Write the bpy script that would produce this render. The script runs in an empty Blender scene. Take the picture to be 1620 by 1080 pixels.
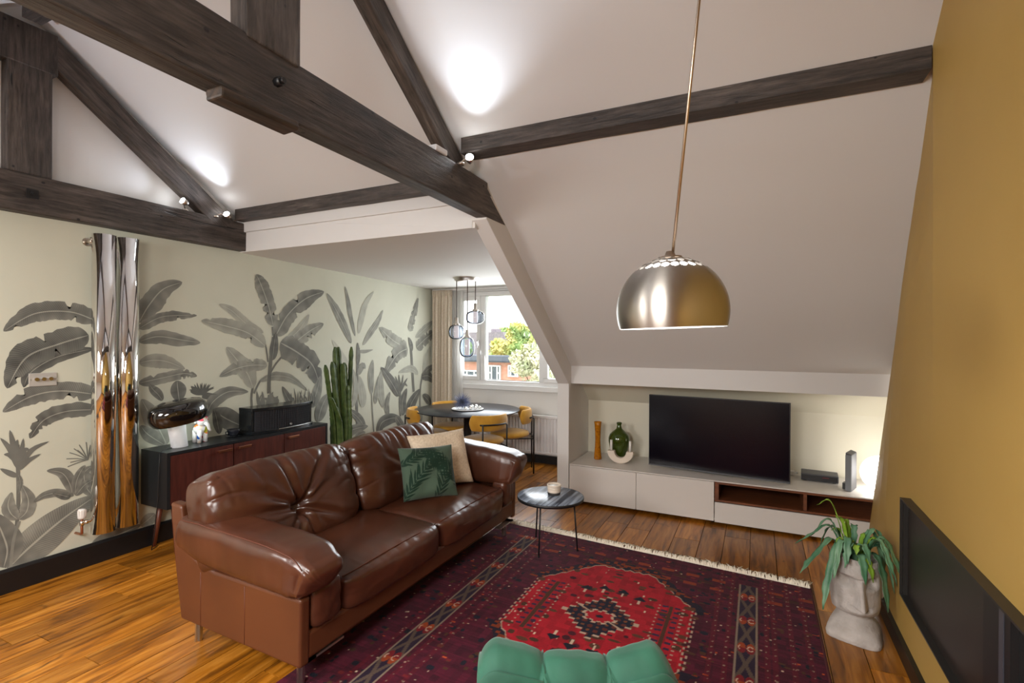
import bpy, bmesh, math, random
import numpy as np
from mathutils import Vector, Matrix, noise, Euler

random.seed(11)
S = bpy.context.scene
COL = S.collection
PI = math.pi

# ---------------------------------------------------------------- camera, world, lights, exposure
def make_camera():
    yaw, pitch, roll = map(math.radians, (25.83, -0.10, 0.304))
    f = Vector((-math.sin(yaw) * math.cos(pitch), math.cos(yaw) * math.cos(pitch), math.sin(pitch)))
    r = Vector((math.cos(yaw), math.sin(yaw), 0))
    u = r.cross(f)
    r, u = r * math.cos(roll) + u * math.sin(roll), u * math.cos(roll) - r * math.sin(roll)
    cd = bpy.data.cameras.new('camera')
    cd.sensor_width = 36
    cd.lens = 803.3 / 1620 * 36
    cd.clip_start = 0.03
    cam = bpy.data.objects.new('camera', cd)
    COL.objects.link(cam)
    m = Matrix((r, u, -f)).transposed().to_4x4()
    m.translation = (0, 0, 1.6)
    cam.matrix_world = m
    S.camera = cam

make_camera()
S.view_settings.view_transform = 'Standard'
S.view_settings.look = 'None'
S.view_settings.gamma = 1
S.view_settings.use_curve_mapping = False
S.view_settings.exposure = 0.12

def make_world():
    w = bpy.data.worlds.new('overcast_sky')
    S.world = w
    w.use_nodes = True
    nt = w.node_tree
    nt.nodes.clear()
    tc = nt.nodes.new('ShaderNodeTexCoord')
    sp = nt.nodes.new('ShaderNodeSeparateXYZ')
    cr = nt.nodes.new('ShaderNodeValToRGB')
    cr.color_ramp.elements[0].position = 0.0
    cr.color_ramp.elements[0].color = (0.80, 0.80, 0.78, 1)
    cr.color_ramp.elements[1].position = 0.5
    cr.color_ramp.elements[1].color = (0.86, 0.92, 1.0, 1)
    bg = nt.nodes.new('ShaderNodeBackground')
    bg.inputs['Strength'].default_value = 4.2
    out = nt.nodes.new('ShaderNodeOutputWorld')
    nt.links.new(tc.outputs['Generated'], sp.inputs[0])
    nt.links.new(sp.outputs['Z'], cr.inputs[0])
    nt.links.new(cr.outputs[0], bg.inputs['Color'])
    nt.links.new(bg.outputs[0], out.inputs['Surface'])

make_world()

def area_light(name, loc, aim, sx, sy, power, col):
    ld = bpy.data.lights.new(name, 'AREA')
    ld.shape = 'RECTANGLE'
    ld.size, ld.size_y = sx, sy
    ld.energy = power
    ld.color = col
    o = bpy.data.objects.new(name, ld)
    COL.objects.link(o)
    o.location = loc
    o.rotation_euler = (Vector(aim) - Vector(loc)).to_track_quat('-Z', 'Y').to_euler()
    return o

# two fill lights added unseen behind the camera, and daylight at the dormer window
area_light('rear_fill_light', (-3.0, -0.75, 2.05), (-3.0, 0.65, 0.02), 0.9, 1.1, 84, (1.0, 0.98, 0.95))
area_light('rear_fill_light', (-0.9, -0.75, 2.05), (-0.9, 0.65, 0.02), 0.9, 1.1, 98, (1.0, 0.98, 0.95))
area_light('dormer_daylight', (-2.9, 6.10, 1.65), (-2.9, 4.0, 1.2), 1.7, 1.1, 34, (0.93, 0.97, 1.0))

def spot_light(name, loc, aim, power, deg=75, blend=1.0, col=(0.78, 0.87, 1.0), rad=0.02):
    ld = bpy.data.lights.new(name, 'SPOT')
    ld.energy = power
    ld.spot_size = math.radians(deg)
    ld.spot_blend = blend
    ld.shadow_soft_size = rad
    ld.color = col
    o = bpy.data.objects.new(name, ld)
    COL.objects.link(o)
    o.location = loc
    o.rotation_euler = (Vector(aim) - Vector(loc)).to_track_quat('-Z', 'Y').to_euler()
    return o

def point_light(name, loc, power, col, rad=0.03):
    ld = bpy.data.lights.new(name, 'POINT')
    ld.energy = power
    ld.color = col
    ld.shadow_soft_size = rad
    o = bpy.data.objects.new(name, ld)
    COL.objects.link(o)
    o.location = loc
    return o

# ---------------------------------------------------------------- materials
def lin(r, g, b):
    f = lambda c: (c / 255) / 12.92 if c <= 10 else (((c / 255) + 0.055) / 1.055) ** 2.4
    return (f(r), f(g), f(b), 1)

def new_mat(name):
    m = bpy.data.materials.new(name)
    m.use_nodes = True
    nt = m.node_tree
    b = nt.nodes['Principled BSDF']
    return m, nt, b

def mat(name, col, rough=0.5, metal=0.0, col2=None, nscale=6.0, detail=4.0, stretch=(1, 1, 1), bump=0.0, bscale=None,
        bdist=0.01, coat=0.0, sheen=0.0, emit=None, estr=0.0, spec=0.5, rand=0.0, contrast=(0.35, 0.65), trans=0.0, aniso=0.0):
    m, nt, b = new_mat(name)
    col = tuple(col)[:3] + (1,)
    b.inputs['Base Color'].default_value = col
    b.inputs['Roughness'].default_value = rough
    b.inputs['Metallic'].default_value = metal
    b.inputs['Specular IOR Level'].default_value = spec
    b.inputs['Coat Weight'].default_value = coat
    b.inputs['Sheen Weight'].default_value = sheen
    b.inputs['Transmission Weight'].default_value = trans
    b.inputs['Anisotropic'].default_value = aniso
    if emit:
        b.inputs['Emission Color'].default_value = tuple(emit)[:3] + (1,)
        b.inputs['Emission Strength'].default_value = estr
    if col2 is not None or bump:
        tc = nt.nodes.new('ShaderNodeTexCoord')
        mp = nt.nodes.new('ShaderNodeMapping')
        mp.inputs['Scale'].default_value = stretch
        nt.links.new(tc.outputs['Object'], mp.inputs['Vector'])
        vec = mp.outputs[0]
        if rand:
            oi = nt.nodes.new('ShaderNodeObjectInfo')
            mul = nt.nodes.new('ShaderNodeMath'); mul.operation = 'MULTIPLY'; mul.inputs[1].default_value = 77
            ad = nt.nodes.new('ShaderNodeVectorMath'); ad.operation = 'ADD'
            nt.links.new(oi.outputs['Random'], mul.inputs[0])
            nt.links.new(vec, ad.inputs[0]); nt.links.new(mul.outputs[0], ad.inputs[1])
            vec = ad.outputs[0]
    if col2 is not None:
        n = nt.nodes.new('ShaderNodeTexNoise')
        n.inputs['Scale'].default_value = nscale
        n.inputs['Detail'].default_value = detail
        nt.links.new(vec, n.inputs['Vector'])
        cr = nt.nodes.new('ShaderNodeValToRGB')
        cr.color_ramp.elements[0].position = contrast[0]
        cr.color_ramp.elements[1].position = contrast[1]
        cr.color_ramp.elements[0].color = col
        cr.color_ramp.elements[1].color = tuple(col2)[:3] + (1,)
        nt.links.new(n.outputs['Fac'], cr.inputs[0])
        last = cr.outputs[0]
        if rand:
            hs = nt.nodes.new('ShaderNodeHueSaturation')
            mr = nt.nodes.new('ShaderNodeMapRange')
            mr.inputs['To Min'].default_value = 1 - rand
            mr.inputs['To Max'].default_value = 1 + rand
            nt.links.new(oi.outputs['Random'], mr.inputs['Value'])
            nt.links.new(mr.outputs[0], hs.inputs['Value'])
            nt.links.new(last, hs.inputs['Color'])
            last = hs.outputs[0]
        nt.links.new(last, b.inputs['Base Color'])
    if bump:
        n2 = nt.nodes.new('ShaderNodeTexNoise')
        n2.inputs['Scale'].default_value = bscale or nscale
        n2.inputs['Detail'].default_value = detail
        nt.links.new(vec, n2.inputs['Vector'])
        bp = nt.nodes.new('ShaderNodeBump')
        bp.inputs['Strength'].default_value = bump
        bp.inputs['Distance'].default_value = bdist
        nt.links.new(n2.outputs['Fac'], bp.inputs['Height'])
        nt.links.new(bp.outputs[0], b.inputs['Normal'])
    return m

def glass_mat(name, tint, gloss=0.08, rough=0.0, ior=1.45):
    # thin clear or tinted glass: see-through with a fresnel reflection
    m, nt, b = new_mat(name)
    nt.nodes.remove(b)
    out = [n for n in nt.nodes if n.type == 'OUTPUT_MATERIAL'][0]
    tr = nt.nodes.new('ShaderNodeBsdfTransparent')
    tr.inputs[0].default_value = tuple(tint)[:3] + (1,)
    gl = nt.nodes.new('ShaderNodeBsdfGlossy')
    gl.inputs['Roughness'].default_value = rough
    fr = nt.nodes.new('ShaderNodeFresnel'); fr.inputs[0].default_value = ior
    mu = nt.nodes.new('ShaderNodeMath'); mu.operation = 'ADD'; mu.inputs[1].default_value = gloss - 0.04
    nt.links.new(fr.outputs[0], mu.inputs[0])
    mx = nt.nodes.new('ShaderNodeMixShader')
    nt.links.new(mu.outputs[0], mx.inputs[0])
    nt.links.new(tr.outputs[0], mx.inputs[1])
    nt.links.new(gl.outputs[0], mx.inputs[2])
    nt.links.new(mx.outputs[0], out.inputs[0])
    return m

def vcol_mat(name, attr, rough=0.8, bump=0.0, bscale=300.0, spec=0.3, sheen=0.0):
    m, nt, b = new_mat(name)
    at = nt.nodes.new('ShaderNodeAttribute'); at.attribute_name = attr
    nt.links.new(at.outputs['Color'], b.inputs['Base Color'])
    b.inputs['Roughness'].default_value = rough
    b.inputs['Specular IOR Level'].default_value = spec
    b.inputs['Sheen Weight'].default_value = sheen
    if bump:
        tc = nt.nodes.new('ShaderNodeTexCoord')
        n = nt.nodes.new('ShaderNodeTexNoise'); n.inputs['Scale'].default_value = bscale
        nt.links.new(tc.outputs['Object'], n.inputs['Vector'])
        bp = nt.nodes.new('ShaderNodeBump'); bp.inputs['Strength'].default_value = bump; bp.inputs['Distance'].default_value = 0.004
        nt.links.new(n.outputs['Fac'], bp.inputs['Height'])
        nt.links.new(bp.outputs[0], b.inputs['Normal'])
    return m

def plank_mat():
    m, nt, b = new_mat('oak_plank')
    L = nt.links
    tc = nt.nodes.new('ShaderNodeTexCoord')
    oi = nt.nodes.new('ShaderNodeObjectInfo')
    mul = nt.nodes.new('ShaderNodeMath'); mul.operation = 'MULTIPLY'; mul.inputs[1].default_value = 91
    L.new(oi.outputs['Random'], mul.inputs[0])
    def noise_at(scale, sc, det=5, dist=0.0):
        mp = nt.nodes.new('ShaderNodeMapping'); mp.inputs['Scale'].default_value = sc
        L.new(tc.outputs['Object'], mp.inputs[0])
        ad = nt.nodes.new('ShaderNodeVectorMath'); ad.operation = 'ADD'
        L.new(mp.outputs[0], ad.inputs[0]); L.new(mul.outputs[0], ad.inputs[1])
        n = nt.nodes.new('ShaderNodeTexNoise')
        n.inputs['Scale'].default_value = scale; n.inputs['Detail'].default_value = det; n.inputs['Distortion'].default_value = dist
        L.new(ad.outputs[0], n.inputs['Vector'])
        return n.outputs['Fac']
    g = noise_at(3.0, (9, 0.9, 1), 6, 0.6)
    cr = nt.nodes.new('ShaderNodeValToRGB')
    e = cr.color_ramp.elements
    e[0].position = 0.30; e[0].color = lin(98, 58, 24)
    e[1].position = 0.72; e[1].color = lin(190, 132, 66)
    k = cr.color_ramp.elements.new(0.5); k.color = lin(158, 100, 42)
    L.new(g, cr.inputs[0])
    kn = noise_at(2.6, (3.2, 1.1, 1), 3, 1.2)       # knots and cracks
    kr = nt.nodes.new('ShaderNodeValToRGB')
    kr.color_ramp.elements[0].position = 0.635; kr.color_ramp.elements[0].color = (0, 0, 0, 1)
    kr.color_ramp.elements[1].position = 0.76; kr.color_ramp.elements[1].color = (1, 1, 1, 1)
    L.new(kn, kr.inputs[0])
    mx = nt.nodes.new('ShaderNodeMix'); mx.data_type = 'RGBA'
    L.new(kr.outputs[0], mx.inputs[0]); L.new(cr.outputs[0], mx.inputs[6])
    mx.inputs[7].default_value = lin(52, 26, 10)
    hs = nt.nodes.new('ShaderNodeHueSaturation')
    mr = nt.nodes.new('ShaderNodeMapRange'); mr.inputs['To Min'].default_value = 0.62; mr.inputs['To Max'].default_value = 1.22
    L.new(oi.outputs['Random'], mr.inputs[0]); L.new(mr.outputs[0], hs.inputs['Value'])
    hs.inputs['Saturation'].default_value = 1.05
    L.new(mx.outputs[2], hs.inputs['Color'])
    L.new(hs.outputs[0], b.inputs['Base Color'])
    b.inputs['Roughness'].default_value = 0.33
    fb = noise_at(5.0, (14, 1.0, 1), 6)
    bp = nt.nodes.new('ShaderNodeBump'); bp.inputs['Strength'].default_value = 0.12; bp.inputs['Distance'].default_value = 0.01
    L.new(fb, bp.inputs['Height']); L.new(bp.outputs[0], b.inputs['Normal'])
    return m

def beam_mat():
    # old dark-stained timber: long grain, drying cracks along the beam, nail holes, greyed worn patches
    m, nt, b = new_mat('dark_timber')
    L = nt.links
    tc = nt.nodes.new('ShaderNodeTexCoord')
    oi = nt.nodes.new('ShaderNodeObjectInfo')
    mul = nt.nodes.new('ShaderNodeMath'); mul.operation = 'MULTIPLY'; mul.inputs[1].default_value = 53
    L.new(oi.outputs['Random'], mul.inputs[0])
    def vec(sc):
        mp = nt.nodes.new('ShaderNodeMapping'); mp.inputs['Scale'].default_value = sc
        L.new(tc.outputs['Object'], mp.inputs[0])
        ad = nt.nodes.new('ShaderNodeVectorMath'); ad.operation = 'ADD'
        L.new(mp.outputs[0], ad.inputs[0]); L.new(mul.outputs[0], ad.inputs[1])
        return ad.outputs[0]
    def nse(sc, scale, det=6, dist=0.0):
        n = nt.nodes.new('ShaderNodeTexNoise'); n.inputs['Scale'].default_value = scale; n.inputs['Detail'].default_value = det
        n.inputs['Distortion'].default_value = dist; n.inputs['Roughness'].default_value = 0.65
        L.new(vec(sc), n.inputs['Vector']); return n.outputs['Fac']
    def ramp(v, a, ca, c, cb):
        r = nt.nodes.new('ShaderNodeValToRGB'); e = r.color_ramp.elements
        e[0].position = a; e[0].color = ca; e[1].position = c; e[1].color = cb
        L.new(v, r.inputs[0]); return r.outputs[0]
    def mix(f, a, bcol, mode='MIX'):
        x = nt.nodes.new('ShaderNodeMix'); x.data_type = 'RGBA'; x.blend_type = mode
        if isinstance(f, float): x.inputs[0].default_value = f
        else: L.new(f, x.inputs[0])
        L.new(a, x.inputs[6])
        if isinstance(bcol, tuple): x.inputs[7].default_value = bcol
        else: L.new(bcol, x.inputs[7])
        return x.outputs[2]
    grain = nse((1.2, 14, 14), 4.0, 8, 0.4)
    base = ramp(grain, 0.30, (0.017, 0.0125, 0.010, 1), 0.74, (0.125, 0.102, 0.087, 1))
    patch = ramp(nse((0.9, 3, 3), 2.2, 5), 0.42, (0.55, 0.50, 0.47, 1), 0.66, (1.35, 1.32, 1.32, 1))
    col = mix(1.0, base, patch, 'MULTIPLY')
    crack = nse((0.55, 16, 16), 2.4, 3, 0.8)
    cm = ramp(crack, 0.665, (0, 0, 0, 1), 0.70, (1, 1, 1, 1))
    col = mix(cm, col, (0.006, 0.004, 0.003, 1))
    vo = nt.nodes.new('ShaderNodeTexVoronoi'); vo.inputs['Scale'].default_value = 9.0
    L.new(vec((0.8, 1, 1)), vo.inputs['Vector'])
    hole = ramp(vo.outputs['Distance'], 0.06, (1, 1, 1, 1), 0.085, (0, 0, 0, 1))
    col = mix(hole, col, (0.004, 0.003, 0.003, 1))
    L.new(col, b.inputs['Base Color'])
    b.inputs['Roughness'].default_value = 0.52
    hgt = nt.nodes.new('ShaderNodeMath'); hgt.operation = 'SUBTRACT'
    L.new(grain, hgt.inputs[0]); L.new(cm, hgt.inputs[1])
    bp = nt.nodes.new('ShaderNodeBump'); bp.inputs['Strength'].default_value = 0.6; bp.inputs['Distance'].default_value = 0.012
    L.new(hgt.outputs[0], bp.inputs['Height']); L.new(bp.outputs[0], b.inputs['Normal'])
    return m

M = {}
M['plank'] = plank_mat()
M['gap'] = mat('dark_joint', lin(40, 22, 10), 0.8)
M['white_wall'] = mat('white_emulsion', (0.70, 0.685, 0.67), 0.75, bump=0.03, bscale=30)
M['cream_wall'] = mat('cream_emulsion', (0.70, 0.66, 0.54), 0.8, bump=0.05, bscale=60)
M['dormer_white'] = mat('dormer_white', (0.74, 0.72, 0.69), 0.7)
M['mural_base'] = mat('mural_paper', (0.60, 0.60, 0.49), 0.75, col2=(0.56, 0.565, 0.46), nscale=2.0, bump=0.04, bscale=120)
M['ochre'] = mat('ochre_emulsion', lin(182, 148, 78), 0.60, col2=lin(176, 142, 72), nscale=1.4, bump=0.04, bscale=14)
M['black_skirting'] = mat('black_skirting', (0.008, 0.008, 0.009), 0.38, bump=0.05, bscale=12)
M['beam'] = beam_mat()
M['beam_end'] = mat('dark_timber_scarf', (0.018, 0.012, 0.008), 0.6, col2=(0.06, 0.036, 0.022), nscale=6, stretch=(1, 6, 6), bump=0.4)
M['leather'] = mat('brown_leather', lin(67, 36, 23), 0.29, col2=lin(84, 47, 31), nscale=3.5, detail=6, bump=0.10, bscale=240, bdist=0.002, spec=0.55)
M['leather_side'] = mat('brown_leather_panel', lin(78, 41, 22), 0.40, col2=lin(90, 49, 26), nscale=2.5, detail=6, bump=0.10, bscale=240, bdist=0.002)
M['thread'] = mat('leather_seam', lin(88, 42, 24), 0.5)
M['steel'] = mat('brushed_steel', (0.55, 0.54, 0.52), 0.3, 1.0)
M['chrome'] = mat('chrome', (0.80, 0.79, 0.77), 0.05, 1.0)
M['satin_steel'] = mat('satin_dome_steel', (0.60, 0.57, 0.52), 0.27, 1.0, aniso=0.5, bump=0.0)
def spun_steel():
    # spun brushed steel: grooves run round the dome, so reflections smear up and down
    m, nt, b = new_mat('spun_steel')
    b.inputs['Base Color'].default_value = (0.44, 0.41, 0.37, 1); b.inputs['Metallic'].default_value = 1
    b.inputs['Roughness'].default_value = 0.36; b.inputs['Anisotropic'].default_value = 0.85; b.inputs['Anisotropic Rotation'].default_value = 0.25
    tg = nt.nodes.new('ShaderNodeTangent'); tg.direction_type = 'RADIAL'; tg.axis = 'Z'
    nt.links.new(tg.outputs[0], b.inputs['Tangent'])
    return m
M['satin_steel'] = spun_steel()
M['nickel'] = mat('satin_nickel', (0.62, 0.56, 0.50), 0.28, 1.0)
M['copper'] = mat('copper', (0.60, 0.28, 0.17), 0.28, 1.0)
M['rod'] = mat('bronze_rod', (0.42, 0.33, 0.25), 0.35, 1.0)
M['black_metal'] = mat('black_metal', (0.009, 0.009, 0.010), 0.42)
M['black_lacquer'] = mat('black_lacquer', (0.010, 0.012, 0.014), 0.25, coat=0.3)
M['black_gloss'] = mat('black_gloss_shade', (0.006, 0.005, 0.005), 0.06, coat=1.0)
M['sideboard_black'] = mat('black_board', (0.012, 0.014, 0.016), 0.32)
M['sideboard_door'] = mat('rosewood_door', lin(62, 26, 20), 0.42, col2=lin(82, 38, 30), nscale=5, detail=6, stretch=(8, 8, 1), spec=0.4)
M['sideboard_leg'] = mat('rosewood_leg', lin(92, 44, 28), 0.4, col2=lin(110, 58, 38), nscale=6, stretch=(8, 8, 1))
M['white_gloss'] = mat('white_cabinet', (0.66, 0.62, 0.58), 0.35)
M['walnut'] = mat('walnut', lin(92, 50, 28), 0.45, col2=lin(124, 72, 42), nscale=5, detail=6, stretch=(1, 8, 8))
M['screen'] = mat('tv_screen', (0.0022, 0.0015, 0.005), 0.20, spec=0.35)
M['tv_frame'] = mat('tv_bezel', (0.02, 0.02, 0.022), 0.3)
M['amber'] = mat('amber_glass', lin(214, 138, 22), 0.12, trans=0.3, col2=lin(168, 96, 10), nscale=45, bump=0.5, bscale=60, bdist=0.004)
M['green_glass'] = mat('green_bottle_glass', lin(92, 116, 30), 0.05, trans=0.7, coat=0.6)
M['ceramic'] = mat('cream_ceramic', lin(222, 208, 192), 0.6, bump=0.05, bscale=40)
M['candle'] = mat('white_wax', (0.78, 0.76, 0.72), 0.5)
M['grey_plastic'] = mat('grey_plastic', lin(78, 78, 82), 0.5)
M['dark_plastic'] = mat('dark_plastic', lin(30, 30, 32), 0.4)
M['mid_plastic'] = mat('router_grey', lin(120, 124, 128), 0.5)
M['white_plastic'] = mat('white_plastic', (0.75, 0.75, 0.75), 0.4)
M['globe'] = mat('opal_globe', (0.9, 0.9, 0.88), 0.4, emit=(1.0, 0.97, 0.92), estr=5.0)
M['bulb'] = mat('led_bulb', (0.9, 0.9, 0.9), 0.4, emit=(0.93, 0.97, 1.0), estr=45)
M['lamp_inside'] = mat('lamp_inner_white', (0.9, 0.92, 0.9), 0.5)
M['led_panel'] = mat('lamp_led', (0.9, 0.95, 0.95), 0.5, emit=(0.85, 1.0, 0.98), estr=2)
M['pend_core'] = mat('ribbed_acrylic', (0.8, 0.66, 0.6), 0.3, emit=(1.0, 0.78, 0.68), estr=0.35)
M['smoke_glass'] = glass_mat('smoke_glass', (0.74, 0.81, 0.91), 0.07, 0.0, 1.18)
M['clear_glass'] = glass_mat('window_glass', (0.97, 0.98, 0.98), 0.05)
M['upvc'] = mat('white_upvc', (0.76, 0.75, 0.74), 0.35)
M['radiator'] = mat('white_radiator', (0.76, 0.73, 0.72), 0.4)
M['curtain'] = mat('oatmeal_linen', lin(218, 206, 188), 0.9, col2=lin(204, 190, 170), nscale=60, sheen=0.2, bump=0.1, bscale=200)
M['mustard'] = mat('mustard_velvet', lin(200, 148, 42), 0.8, col2=lin(182, 128, 28), nscale=9, sheen=0.35, bump=0.08, bscale=200)
M['table_black'] = mat('black_table', (0.014, 0.016, 0.024), 0.30)
M['green_velvet'] = mat('green_velvet', lin(14, 62, 46), 0.75, col2=lin(30, 88, 68), nscale=6, detail=3, sheen=0.2, bump=0.05, bscale=160)
M['cushion_cream'] = mat('cream_weave', lin(226, 208, 184), 0.9, col2=lin(206, 186, 160), nscale=70, stretch=(1, 1, 0.25), bump=0.3, bscale=180, bdist=0.003)
M['stone'] = mat('cast_stone', lin(190, 182, 176), 0.92, col2=lin(166, 157, 150), nscale=12, detail=6, bump=0.7, bscale=70, bdist=0.006)
M['cactus'] = mat('cactus_green', lin(44, 66, 22), 0.55, col2=lin(78, 96, 44), nscale=14)
M['soil'] = mat('soil', lin(40, 28, 20), 0.95)
M['terracotta'] = mat('dark_pot', lin(46, 44, 44), 0.6)
M['fern'] = mat('fern_blue_green', lin(62, 112, 80), 0.5, col2=lin(112, 152, 116), nscale=10, rand=0.2)
M['fern_young'] = mat('fern_young', lin(110, 150, 40), 0.5, col2=lin(140, 176, 60), nscale=12)
M['cup_black'] = mat('dark_glaze', (0.02, 0.022, 0.03), 0.12)
M['grille'] = mat('speaker_cloth', (0.012, 0.012, 0.016), 0.8, bump=0.3, bscale=220)
M['trv_white'] = mat('valve_white', (0.72, 0.68, 0.64), 0.45)
M['fire_black'] = mat('fire_surround', (0.020, 0.018, 0.016), 0.40)
M['fire_glass'] = mat('fire_glass', (0.022, 0.017, 0.015), 0.38, spec=0.4)
M['fire_grey'] = mat('fire_trim', lin(96, 96, 106), 0.35, 0.6)
M['marble'] = mat('white_marble', (0.72, 0.72, 0.74), 0.3, col2=(0.42, 0.43, 0.46), nscale=7, detail=7, stretch=(1, 1, 0.5), contrast=(0.52, 0.75))
M['concrete'] = mat('grey_felt_roof', lin(92, 96, 104), 0.8)
M['slate'] = mat('slate_roof', lin(128, 118, 124), 0.8, col2=lin(150, 138, 140), nscale=6)
M['render_white'] = mat('white_render', (0.75, 0.73, 0.70), 0.8)
M['dark_pane'] = mat('far_window_glass', lin(70, 80, 86), 0.15)
M['bark'] = mat('bark', lin(70, 56, 44), 0.9)
M['leaf_a'] = mat('autumn_leaf', lin(222, 212, 128), 0.7, col2=lin(150, 176, 104), nscale=0.9, rand=0.1, contrast=(0.40, 0.60))
M['leaf_b'] = mat('pale_leaf', lin(222, 216, 184), 0.7, col2=lin(160, 166, 124), nscale=1.6, contrast=(0.4, 0.6))
M['leaf_c'] = mat('green_leaf', lin(130, 160, 90), 0.7, col2=lin(190, 200, 130), nscale=1.0, contrast=(0.4, 0.6))
M['grass'] = mat('far_grass', lin(96, 112, 60), 0.9)
M['fringe'] = mat('cream_fringe', lin(232, 222, 204), 0.9)
def voile_mat():
    m, nt, b = new_mat('sheer_voile')
    nt.nodes.remove(b)
    out = [n for n in nt.nodes if n.type == 'OUTPUT_MATERIAL'][0]
    tr = nt.nodes.new('ShaderNodeBsdfTransparent'); tl = nt.nodes.new('ShaderNodeBsdfTranslucent'); df = nt.nodes.new('ShaderNodeBsdfDiffuse')
    tl.inputs[0].default_value = (0.86, 0.85, 0.83, 1); df.inputs[0].default_value = (0.86, 0.85, 0.83, 1)
    a = nt.nodes.new('ShaderNodeMixShader'); a.inputs[0].default_value = 0.5
    c = nt.nodes.new('ShaderNodeMixShader'); c.inputs[0].default_value = 0.55
    nt.links.new(tl.outputs[0], a.inputs[1]); nt.links.new(df.outputs[0], a.inputs[2])
    nt.links.new(tr.outputs[0], c.inputs[1]); nt.links.new(a.outputs[0], c.inputs[2]); nt.links.new(c.outputs[0], out.inputs[0])
    return m
M['sheer'] = voile_mat()
M['junction'] = mat('junction_box', (0.72, 0.72, 0.74), 0.4)

def brick_mat():
    m, nt, b = new_mat('red_brick')
    tc = nt.nodes.new('ShaderNodeTexCoord')
    mp = nt.nodes.new('ShaderNodeMapping'); mp.inputs['Rotation'].default_value = (PI / 2, 0, 0)
    br = nt.nodes.new('ShaderNodeTexBrick')
    br.inputs['Color1'].default_value = lin(214, 154, 130)
    br.inputs['Color2'].default_value = lin(196, 132, 108)
    br.inputs['Mortar'].default_value = lin(200, 180, 160)
    br.inputs['Scale'].default_value = 4.0
    br.inputs['Mortar Size'].default_value = 0.012
    nt.links.new(tc.outputs['Object'], mp.inputs[0])
    nt.links.new(mp.outputs[0], br.inputs[0])
    nt.links.new(br.outputs[0], b.inputs['Base Color'])
    b.inputs['Roughness'].default_value = 0.9
    return m
M['brick'] = brick_mat()

def stripe_mat():
    # black stained top streaked along the grain; window reflection painted into the pale blue
    m, nt, b = new_mat('streaked_top')
    tc = nt.nodes.new('ShaderNodeTexCoord')
    mp = nt.nodes.new('ShaderNodeMapping'); mp.inputs['Rotation'].default_value = (0, 0, math.radians(12)); mp.inputs['Scale'].default_value = (26, 1.3, 1)
    n = nt.nodes.new('ShaderNodeTexNoise'); n.inputs['Scale'].default_value = 1.6; n.inputs['Detail'].default_value = 4
    cr = nt.nodes.new('ShaderNodeValToRGB')
    cr.color_ramp.elements[0].position = 0.42; cr.color_ramp.elements[0].color = lin(34, 44, 62)
    cr.color_ramp.elements[1].position = 0.68; cr.color_ramp.elements[1].color = lin(158, 172, 190)
    nt.links.new(tc.outputs['Object'], mp.inputs[0]); nt.links.new(mp.outputs[0], n.inputs['Vector'])
    nt.links.new(n.outputs['Fac'], cr.inputs[0]); nt.links.new(cr.outputs[0], b.inputs['Base Color'])
    b.inputs['Roughness'].default_value = 0.28
    return m
M['streak'] = stripe_mat()

def patch_mat():
    m, nt, b = new_mat('painted_patches')
    tc = nt.nodes.new('ShaderNodeTexCoord')
    vo = nt.nodes.new('ShaderNodeTexVoronoi'); vo.inputs['Scale'].default_value = 26
    cr = nt.nodes.new('ShaderNodeValToRGB'); cr.color_ramp.interpolation = 'CONSTANT'
    e = cr.color_ramp.elements
    e[0].position = 0; e[0].color = (0.8, 0.78, 0.78, 1)
    e[1].position = 0.45; e[1].color = lin(214, 60, 80)
    for p, c in ((0.56, (0.8, 0.79, 0.78, 1)), (0.70, lin(40, 90, 170)), (0.78, lin(230, 120, 50)), (0.86, lin(240, 220, 200)), (0.94, lin(200, 200, 60))):
        x = e.new(p); x.color = c
    sx = nt.nodes.new('ShaderNodeSeparateColor')
    nt.links.new(tc.outputs['Object'], vo.inputs['Vector']); nt.links.new(vo.outputs['Color'], sx.inputs[0])
    nt.links.new(sx.outputs[0], cr.inputs[0]); nt.links.new(cr.outputs[0], b.inputs['Base Color'])
    b.inputs['Roughness'].default_value = 0.15
    return m
M['patches'] = patch_mat()

M['palm'] = vcol_mat('palm_velvet', 'print', 0.8, bump=0.05, bscale=300, sheen=0.15)

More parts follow.
